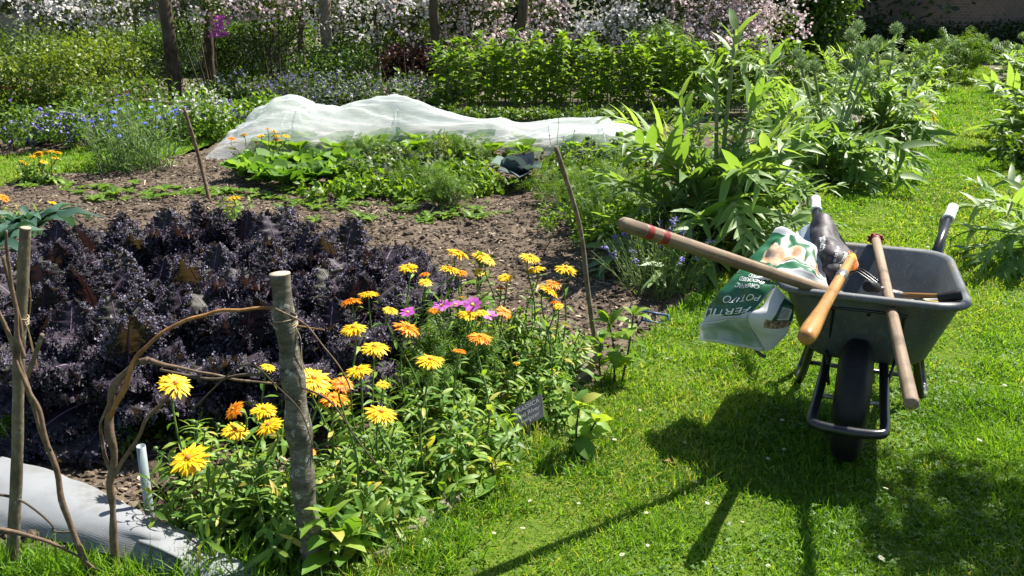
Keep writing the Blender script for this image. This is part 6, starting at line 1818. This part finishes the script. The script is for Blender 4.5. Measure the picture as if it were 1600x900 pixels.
# ------------------------------------------------------------------ young pointed leaved plants
sun_y = [leafT(.44, 4, 'oval', .22, .7), leafT(.48, 4, 'oval', .18, 1.2)]
def young(label, bpx, tips, seed, leaf=(.10, .15), n=9, mat='leaf_row', e=(15, 60), t0=.2):
    rr = np.random.RandomState(seed + 2700); b_ = at(*bpx); base = np.array([b_[0], b_[1], 0])
    th = thing('sunflower_seedling', label, 'seedling', base, 0, 'young broad leaved plants around the marigolds')
    ms, ml = MB(), MB()
    for (px, py) in tips:
        tp_ = aty(px, py, base[1] + rr.normal() * .02) - base
        P = spline([(tp_[0] * .3, 0, 0), tp_ * [.6, .5, .5] + rr.normal(size=3) * .008, tp_], 6); tube(ms, P, np.linspace(.0045, .003, len(P)), 6)
        leaves_on(rr, ml, P, sun_y, leaf, n, e, t0, .95, pair=True, shrink=.3)
        leaves_on(rr, ml, P, sun_y, (leaf[0] * .6, leaf[1] * .65), 4, (50, 75), .96, 1.0)
    ms.build('stems', M['stem_dark'], th); ml.build('leaves', M[mat], th)
young('young pointed leaved plant in front of the blue plastic tag', (965, 600), [(990, 490), (950, 500)], 1, (.08, .14), 10)
young('young pointed leaved plant right of the leaning rod foot', (945, 615), [(938, 535)], 2, (.07, .11), 8)
young('young broad leaved plant rising among the highest marigolds', (735, 560), [(752, 412)], 3, (.09, .14), 8)
young('bright broad leaves between the kale and the left side of the log post', (412, 620), [(408, 562)], 4, (.09, .14), 7)
young('lush young plant at the bottom edge right of the log post foot', (512, 902), [(512, 806), (540, 842)], 5, (.09, .16), 12, 'leaf_marigold', (5, 50), .1)
young('upright young plant right of the slate label', (905, 705), [(905, 635), (930, 660)], 6, (.08, .14), 8, 'leaf_marigold')
young('young plant with drooping leaves below the slate label', (765, 775), [(768, 722)], 7, (.08, .13), 8, 'leaf_marigold', (0, 40))
young('small plant with lance leaves at the edge of the lawn, nearest the edging stone', (700, 800), [(690, 760)], 8, (.07, .12), 8, 'leaf_marigold', (10, 60))

# ------------------------------------------------------------------ stakes, posts and woven branches
def rod(name, label, cat, pts, r0, r1, mat, group=None, k=9, rough=.10, seed=0, n=8):
    P = spline(np.array(pts), n); base = P[0].copy()
    mb = MB(); tube(mb, P - base, np.linspace(r0, r1, len(P)), k, rough=rough, seed=seed)
    o = mb.build(name, mat, None, loc=base)
    return tag(o, label, cat, group)
# log post with a sawn top
pb = at(492, 892); pt_ = aty(437, 428, pb[1] + .06)
lp = thing('log_post', 'thick upright log post with sawn top and lichen standing among the marigolds', 'post', pb)
d = pt_ - pb; d = np.array([d[0], d[1], d[2]])
P = np.array([-d * .1 + [0, 0, 0], d * .0, d * .25 + [-.004, 0, 0], d * .5 + [.003, .0, 0], d * .75, d])
mb = MB(); tube(mb, spline(P, 10), np.linspace(.033, .0262, 51) * (1 + .05 * np.sin(np.arange(51) * .9)), 18, rough=.09, seed=3, cap=False); mb.build('bark', M['bark_log'], lp)
mb = MB(); lathe(mb, [(-.003, .0258), (.002, .025), (.0025, .014), (.002, .004)], d, d, 18); mb.build('sawn_end', M['cutwood'], lp)
mb = MB(); rr = np.random.RandomState(4)
for t, ph in ((.88, -.4), (.60, -.9), (.42, -1.6), (.30, -.3), (.55, .3), (.18, -1.2)):
    c = d * t + np.array([cos(ph), sin(ph) * .8 - .2, 0]) * .027
    mb.inst(lumps[1], frames(c[None], rdir(rr, 1), [0, 0, 1], np.array([[.009, .010, .006]])))
mb.build('knots', M['bark_log'], lp)
mb = MB()
for t in (.84, .845, .86):
    a = np.linspace(0, 2 * pi, 20); c = d * t
    tube(mb, c + np.stack([np.cos(a) * .0285, np.sin(a) * .0285, .004 * np.sin(a + t * 90)], -1), .0018, 5, cap=False)
tube(mb, spline([d * .85 + [.022, -.012, 0], d * .80 + [.035, -.01, 0], d * .73 + [.034, -.015, 0], d * .68 + [.045, -.01, 0]], 6), .0012, 4)
tube(mb, spline([d * .85 + [.022, -.012, 0], d * .78 + [.028, -.012, 0], d * .70 + [.03, -.01, 0]], 6), .0012, 4)
mb.build('twine', plain('jute twine', (.30, .24, .15), .9), lp)
# left stake
pb = at(18, 892); pt_ = aty(40, 356, pb[1] + .02)
sp = thing('stake', 'smooth barked hazel stake with a cut top at the far left, tied with twine', 'post', pb)
d = pt_ - pb
mb = MB(); tube(mb, spline([-d * .08, d * .3 + [.003, 0, 0], d * .65 + [-.003, 0, 0], d], 10), np.linspace(.0155, .0125, 31), 14, rough=.05, seed=8, cap=False); mb.build('bark', M['bark'], sp)
mb = MB(); lathe(mb, [(-.003, .0124), (.001, .0118), (.0015, .004)], d, d, 14); mb.build('sawn_end', M['cutwood'], sp)
mb = MB()
for t in (.745, .752, .76):
    a = np.linspace(0, 2 * pi, 18); tube(mb, d * t + np.stack([np.cos(a) * .0150, np.sin(a) * .0150, .003 * np.sin(a * 2 + t * 40)], -1), .0015, 5, cap=False)
tube(mb, spline([d * .75 + [.014, -.01, 0], d * .70 + [.03, -.01, 0], d * .64 + [.04, -.005, 0]], 6), .001, 4)
mb.build('twine', bpy.data.materials['jute twine'], sp)

Yw = pb[1]
def W_(l, Y=Yw): return [aty(a[0], a[1], Y + (a[2] if len(a) > 2 else 0)) for a in l]
# forked stem with the arching branch
fk = thing('forked_branch', 'gnarled forked branch with peeling orange bark arching from the ground to the log post', 'branch', at(178, 905))
fb = np.array(fk.location)
mb = MB(); tube(mb, spline(np.array(W_([(183, 915), (180, 860), (176, 800), (172, 750), (176, 690), (168, 640), (185, 600), (205, 570), (232, 562)])) - fb, 7), np.linspace(.0105, .0078, 57), 10, rough=.16, seed=21); mb.build('trunk', M['bark_twig'], fk)
mb = MB(); tube(mb, spline(np.array(W_([(172, 650), (190, 612), (212, 560), (245, 525), (290, 500, .02), (335, 487, .03), (390, 482, .05), (440, 481, .06)])) - fb, 7), np.linspace(.0078, .003, 50), 9, rough=.16, seed=22); mb.build('arching_limb', M['bark_peel'], fk)
mb = MB(); tube(mb, spline(np.array(W_([(178, 745), (192, 718), (212, 690), (228, 655), (255, 628), (272, 608)])) - fb, 6), np.linspace(.0062, .0025, 31), 8, rough=.14, seed=23); mb.build('side_limb', M['bark_twig'], fk)
mb = MB(); tube(mb, spline(np.array(W_([(174, 740), (160, 700), (156, 665), (166, 640), (185, 600)])) - fb, 6), np.linspace(.005, .004, 25), 8, rough=.14, seed=24); mb.build('side_limb', M['bark_twig'], fk)
mb = MB(); tube(mb, spline(np.array(W_([(232, 562), (262, 572), (300, 578, .02), (340, 588, .03), (400, 597, .04), (440, 600, .05)])) - fb, 6), np.linspace(.0055, .0025, 31), 7, rough=.14, seed=25); mb.build('cross_limb', M['bark_twig'], fk)
# other twigs
rod('branch', 'slim curved grey brown branch leaning beside the hazel stake down to the grass', 'branch', W_([(150, 912), (120, 850), (92, 760), (76, 700), (55, 650), (32, 570), (30, 500), (15, 440), (4, 400)], Yw - .04), .0085, .004, M['bark_twig'], None, 9, .1, 31)
rod('branch', 'reddish twin shoot crossing close to the hazel stake at the left edge', 'branch', W_([(76, 705), (60, 640), (40, 600), (10, 520), (-10, 470)], Yw - .05), .006, .004, M['bark_twig'], None, 8, .1, 32)
rod('branch', 'short forked grey shoot at the left edge level with the kale', 'branch', W_([(38, 560), (28, 520), (22, 455), (12, 400), (10, 360)], Yw - .06), .005, .003, M['bark_twig'], None, 8, .1, 33)
rod('twig', 'thin reddish twig drooping across the marigolds from the log post', 'twig', W_([(430, 482, .0), (480, 510, -.02), (520, 560, -.03), (545, 600, -.03), (550, 640, -.03)], pt_[1] + .0), .0025, .0015, M['bark_twig'], None, 6, .1, 34)
rod('twig', 'long thin dark twig curving from forked branch past the log post into the marigolds', 'twig', W_([(250, 578), (330, 592), (400, 585), (470, 605), (520, 632), (560, 690), (612, 752)], Yw + .02), .0038, .0015, M['bark_dark'], None, 6, .12, 35)
rod('twig', 'second thin twig crossing the log post and dropping into marigold leaves', 'twig', W_([(300, 640), (380, 570), (430, 600), (470, 645), (490, 700)], Yw - .03), .0025, .0015, M['bark_dark'], None, 6, .12, 36)
rod('twig', 'thin woven twigs bundle lying low over the white fleece at the bottom left', 'twig', W_([(-5, 826), (40, 835), (80, 848), (118, 866), (150, 890)], Yw - .05), .006, .003, M['bark_twig'], None, 7, .16, 37)
rod('twig', 'dark kinked twig lying across the white fleece above the woven bundle', 'twig', W_([(-5, 772), (30, 780), (60, 800), (82, 820), (86, 830), (120, 832)], Yw - .0), .0035, .002, M['bark_dark'], None, 6, .15, 38)
rod('twig', 'short cut side shoot sticking up right of the hazel stake', 'twig', W_([(42, 590), (55, 555), (66, 522)], Yw), .006, .005, M['bark'], None, 8, .08, 39)
rod('twig', 'thin straw coloured twig just right of the log post pointing right', 'twig', W_([(460, 508, .0), (485, 512), (506, 515)], Yw + .05), .002, .001, M['leaf_dry'], None, 5, .05, 40)
rod('twig', 'tall thin stem with a drooping tip at the left edge below the black kale', 'twig', W_([(60, 580), (45, 520), (48, 470), (44, 430)], Yw + .1), .0015, .001, M['leaf_dry'], None, 5, .05, 41)
# leaning rods in the soil
rod('garden_rod', 'tall thin hazel rod leaning left in the soil between marigolds and lavender', 'stick', [at(936, 566) + [0, 0, -.03], aty(918, 450, at(936, 562)[1] - .02), aty(905, 350, at(936, 562)[1] - .02), aty(868, 229, at(936, 562)[1] - .06)], .0105, .009, M['bark'], 'leaning hazel rods', 9, .07, 51)
rod('garden_rod', 'thin dark hazel rod leaning left on the soil behind the kale', 'stick', [at(329, 316) + [0, 0, -.03], aty(312, 250, at(329, 312)[1]), aty(287, 167, at(329, 312)[1] - .05)], .016, .012, M['bark_twig'], 'leaning hazel rods', 8, .07, 52)

# grey pipe
b_ = at(236, 818); t_ = aty(220, 697, b_[1] - .02)
pp = thing('metal_pipe', 'short grey galvanised pipe standing upright in the soil behind the fleece', 'pipe', b_)
mb = MB(); d = t_ - b_
lathe(mb, [(-.04, .0125), (np.linalg.norm(d), .0125), (np.linalg.norm(d), .0105), (np.linalg.norm(d) - .08, .0105)], (0, 0, 0), d, 20, cap0=False, cap1=True); mb.build('tube', M['galv'], pp)

# fleece sheet at the bottom left
fl = thing('fleece_sheet', 'pale grey striped woven sheet lying folded on the ground at the bottom left', 'fleece', at(120, 860))
G = [[at(-260, 690, .05), at(-60, 700, .07), at(60, 735, .075), at(150, 765, .07), at(235, 812, .06), at(300, 845, .05), at(380, 885, .03), at(470, 925, .01)],
     [at(-260, 730, .075), at(-60, 740, .085), at(60, 770, .085), at(150, 800, .08), at(225, 838, .075), at(285, 862, .06), at(360, 895, .03), at(460, 932, .01)],
     [at(-260, 770, .055), at(-60, 785, .06), at(60, 808, .06), at(140, 830, .06), at(215, 855, .055), at(270, 880, .05), at(340, 905, .025), at(440, 940, .01)],
     [at(-260, 800, .02), at(-60, 820, .02), at(60, 838, .02), at(130, 858, .02), at(195, 880, .02), at(245, 900, .02), at(310, 920, .01), at(420, 948, .005)]]
S = bez_surf(G, 110, 40)
S[..., 2] += .010 * noise(S, 9, 101) + .010 * (np.abs(noise(S @ np.array([[.9, -.42, 0], [.42, .9, 0], [0, 0, 1]]) * [.5, 2, 1], 16, 102)) - .3)
Q, _, _ = grid_faces(110, 40)
mb = MB(); mb.add(S.reshape(-1, 3) - np.array(fl.location), Q)
m, nt, N, L, b = new_mat('woven fleece')
wv = N.new('ShaderNodeTexWave'); wv.inputs['Scale'].default_value = 85; wv.inputs['Distortion'].default_value = 5.0; wv.inputs['Detail'].default_value = 2
tc = N.new('ShaderNodeTexCoord'); mp = N.new('ShaderNodeMapping'); mp.inputs['Rotation'].default_value = (0, 0, radians(-65))
L.new(tc.outputs['Object'], mp.inputs['Vector']); L.new(mp.outputs['Vector'], wv.inputs['Vector'])
c = mixc(nt, ramp(nt, wv.outputs['Fac'], [(0, 0, 0), (1, 1, 1)], [.2, .8]), (.17, .18, .19), (.215, .225, .235))
c = mixc(nt, ramp(nt, tex(nt, 9, 7, .72), [(0, 0, 0), (.85, .85, .85)], [.5, .7]), c, (.13, .125, .115))
L.new(c, b.inputs['Base Color']); b.inputs['Roughness'].default_value = .7
bump(nt, b, wv.outputs['Fac'], .12, .002)
o = mb.build('sheet', m, fl)
md = o.modifiers.new('thickness', 'SOLIDIFY'); md.thickness = .004
mb = MB(); S2 = bez_surf([[at(225, 812, .075), at(262, 830, .08), at(300, 850, .07)], [at(215, 848, .075), at(250, 862, .085), at(285, 880, .07)]], 20, 12)
S2[..., 2] += .004 * noise(S2, 18, 7)
Q, _, _ = grid_faces(20, 12); mb.add(S2.reshape(-1, 3) - np.array(fl.location), Q); o = mb.build('folded_end', m, fl); md = o.modifiers.new('thickness', 'SOLIDIFY'); md.thickness = .004

# slate plant label with handwriting
sc_ = at(826, 704)
sl = thing('slate_label', 'grey slate plant label with white handwriting leaning at the edge of the marigold bed', 'plant label', sc_)
e1 = aty(795, 645, sc_[1]) ; 
A0, B0, C0, D0 = aty(800, 640, sc_[1] + .02), aty(845, 616, sc_[1] + .03), aty(850, 650, sc_[1] - .01), aty(806, 672, sc_[1] - .02)
outl = np.array([A0, B0, C0, D0]) - sc_
mb = MB(); tube(mb, [(outl[2] + outl[3]) / 2 + [0, .004, .01], np.array([0, .004, -.03])], .004, 6); mb.build('stake', M['slate'], sl)
nn_ = nrm(np.cross(outl[1] - outl[0], outl[3] - outl[0])); nn_ = nn_ if nn_[1] < 0 else -nn_
edge = []
for i in range(4):
    for t in np.linspace(0, 1, 6, endpoint=False): edge.append(outl[i] * (1 - t) + outl[(i + 1) % 4] * t)
edge = np.array(edge); edge += noise(edge, 60, 5)[:, None] * .002
mb = MB(); loft(mb, [edge - nn_ * .005, edge], cap0=True, cap1=True); mb.build('plaque', M['slate'], sl, smooth=False)
ex, ey = nrm(outl[1] - outl[0]), nrm(outl[0] - outl[3]); wdt = np.linalg.norm(outl[1] - outl[0]); hgt = np.linalg.norm(outl[0] - outl[3])
chalk = plain('chalky lettering', (.42, .42, .41), .8)
for s, u0, v0, wd in (('BRASSICA', .06, .70, .86), ('Red River', .10, .40, .80), ('winter', .30, .12, .55)):
    V, F = text_tris(s, .01); w_ = V[:, 0].max()
    P = outl[3] + ex * ((u0 + V[:, :1] / w_ * wd) * wdt) + ey * ((v0 + V[:, 1:2] / .7 * .20 + .015 * np.sin(V[:, :1] * 3)) * hgt) + nn_ * .0018
    mb = MB(); mb.add(P, None, F); mb.build('lettering', chalk, sl, smooth=False)

# blue plastic frame tag
bt = thing('plastic_clip', 'dark blue plastic clip with two rectangular openings lying at the lawn edge by the lavender', 'clip', at(1024, 508))
A0, B0, C0, D0 = [aty(*q, at(1024, 508)[1]) - np.array(bt.location) for q in ((1005, 486), (1044, 493), (1043, 507), (1003, 500))]
mb = MB()
path = np.array([A0, B0, C0, D0, A0])
for i in range(4):
    tube(mb, [path[i], path[i + 1]], .005, 6)
tube(mb, [(A0 + (B0 - A0) * .5), (D0 + (C0 - D0) * .5)], .0035, 6)
mb.build('frame', M['blue_plastic'], bt)
mb = MB(); tube(mb, [D0, D0 + [-.02, 0, -.03]], .004, 6); mb.build('spike', M['blue_plastic'], bt)

# a dead leaf or two on the lawn
for i, (px, py, lb) in enumerate([(1036, 740, 'reddish brown curled leaf on the lawn in the shadow of the wheelbarrow'), (612, 830, 'dry tan curled leaf lying below the marigolds')]):
    mb = MB(); mb.inst(let_tp[2], frames(np.zeros((1, 3)), np.array([[1., .2, .1]]), [[.2, -.3, 1]], .035), 0, np.array([.2]))
    o = mb.build('dead_leaf', M['leaf_dry'], None, loc=at(px, py) + [0, 0, .045]); tag(o, lb, 'leaf')

# ------------------------------------------------------------------ tree outside the picture on the right: its crown dapples the lawn
tr = thing('tree', 'leafy tree beyond the right picture edge whose crown dapples the near lawn', 'tree', (4.9, 3.2, 0))
mb = MB(); tube(mb, spline([(0, 0, -.05), (.05, 0, 1.2), (-.05, .1, 2.4), (-.3, .1, 3.4)], 6), np.linspace(.14, .07, 19), 10, rough=.08)
for e in ((-1.3, -.2, 3.9), (-.9, .6, 4.3), (-.2, -.5, 4.2), (.5, .3, 4.2)):
    tube(mb, spline([(-.05, .1, 2.4), (e[0] * .5, e[1] * .5, 3.3), e], 6), np.linspace(.05, .015, 13), 7)
mb.build('trunk', M['bark_dark'], tr)
rr = np.random.RandomState(17); mb = MB()
C_ = np.stack([rr.uniform(-1.9, .8, 22), rr.uniform(-1.0, 1.0, 22), rr.uniform(3.4, 4.6, 22)], -1)
cloud(rr, mb, C_, rr.uniform(.18, .36, 22), 3600, oval, (.09, .15), 0, .5, .1); mb.build('crown', M['leaf_mid'], tr)
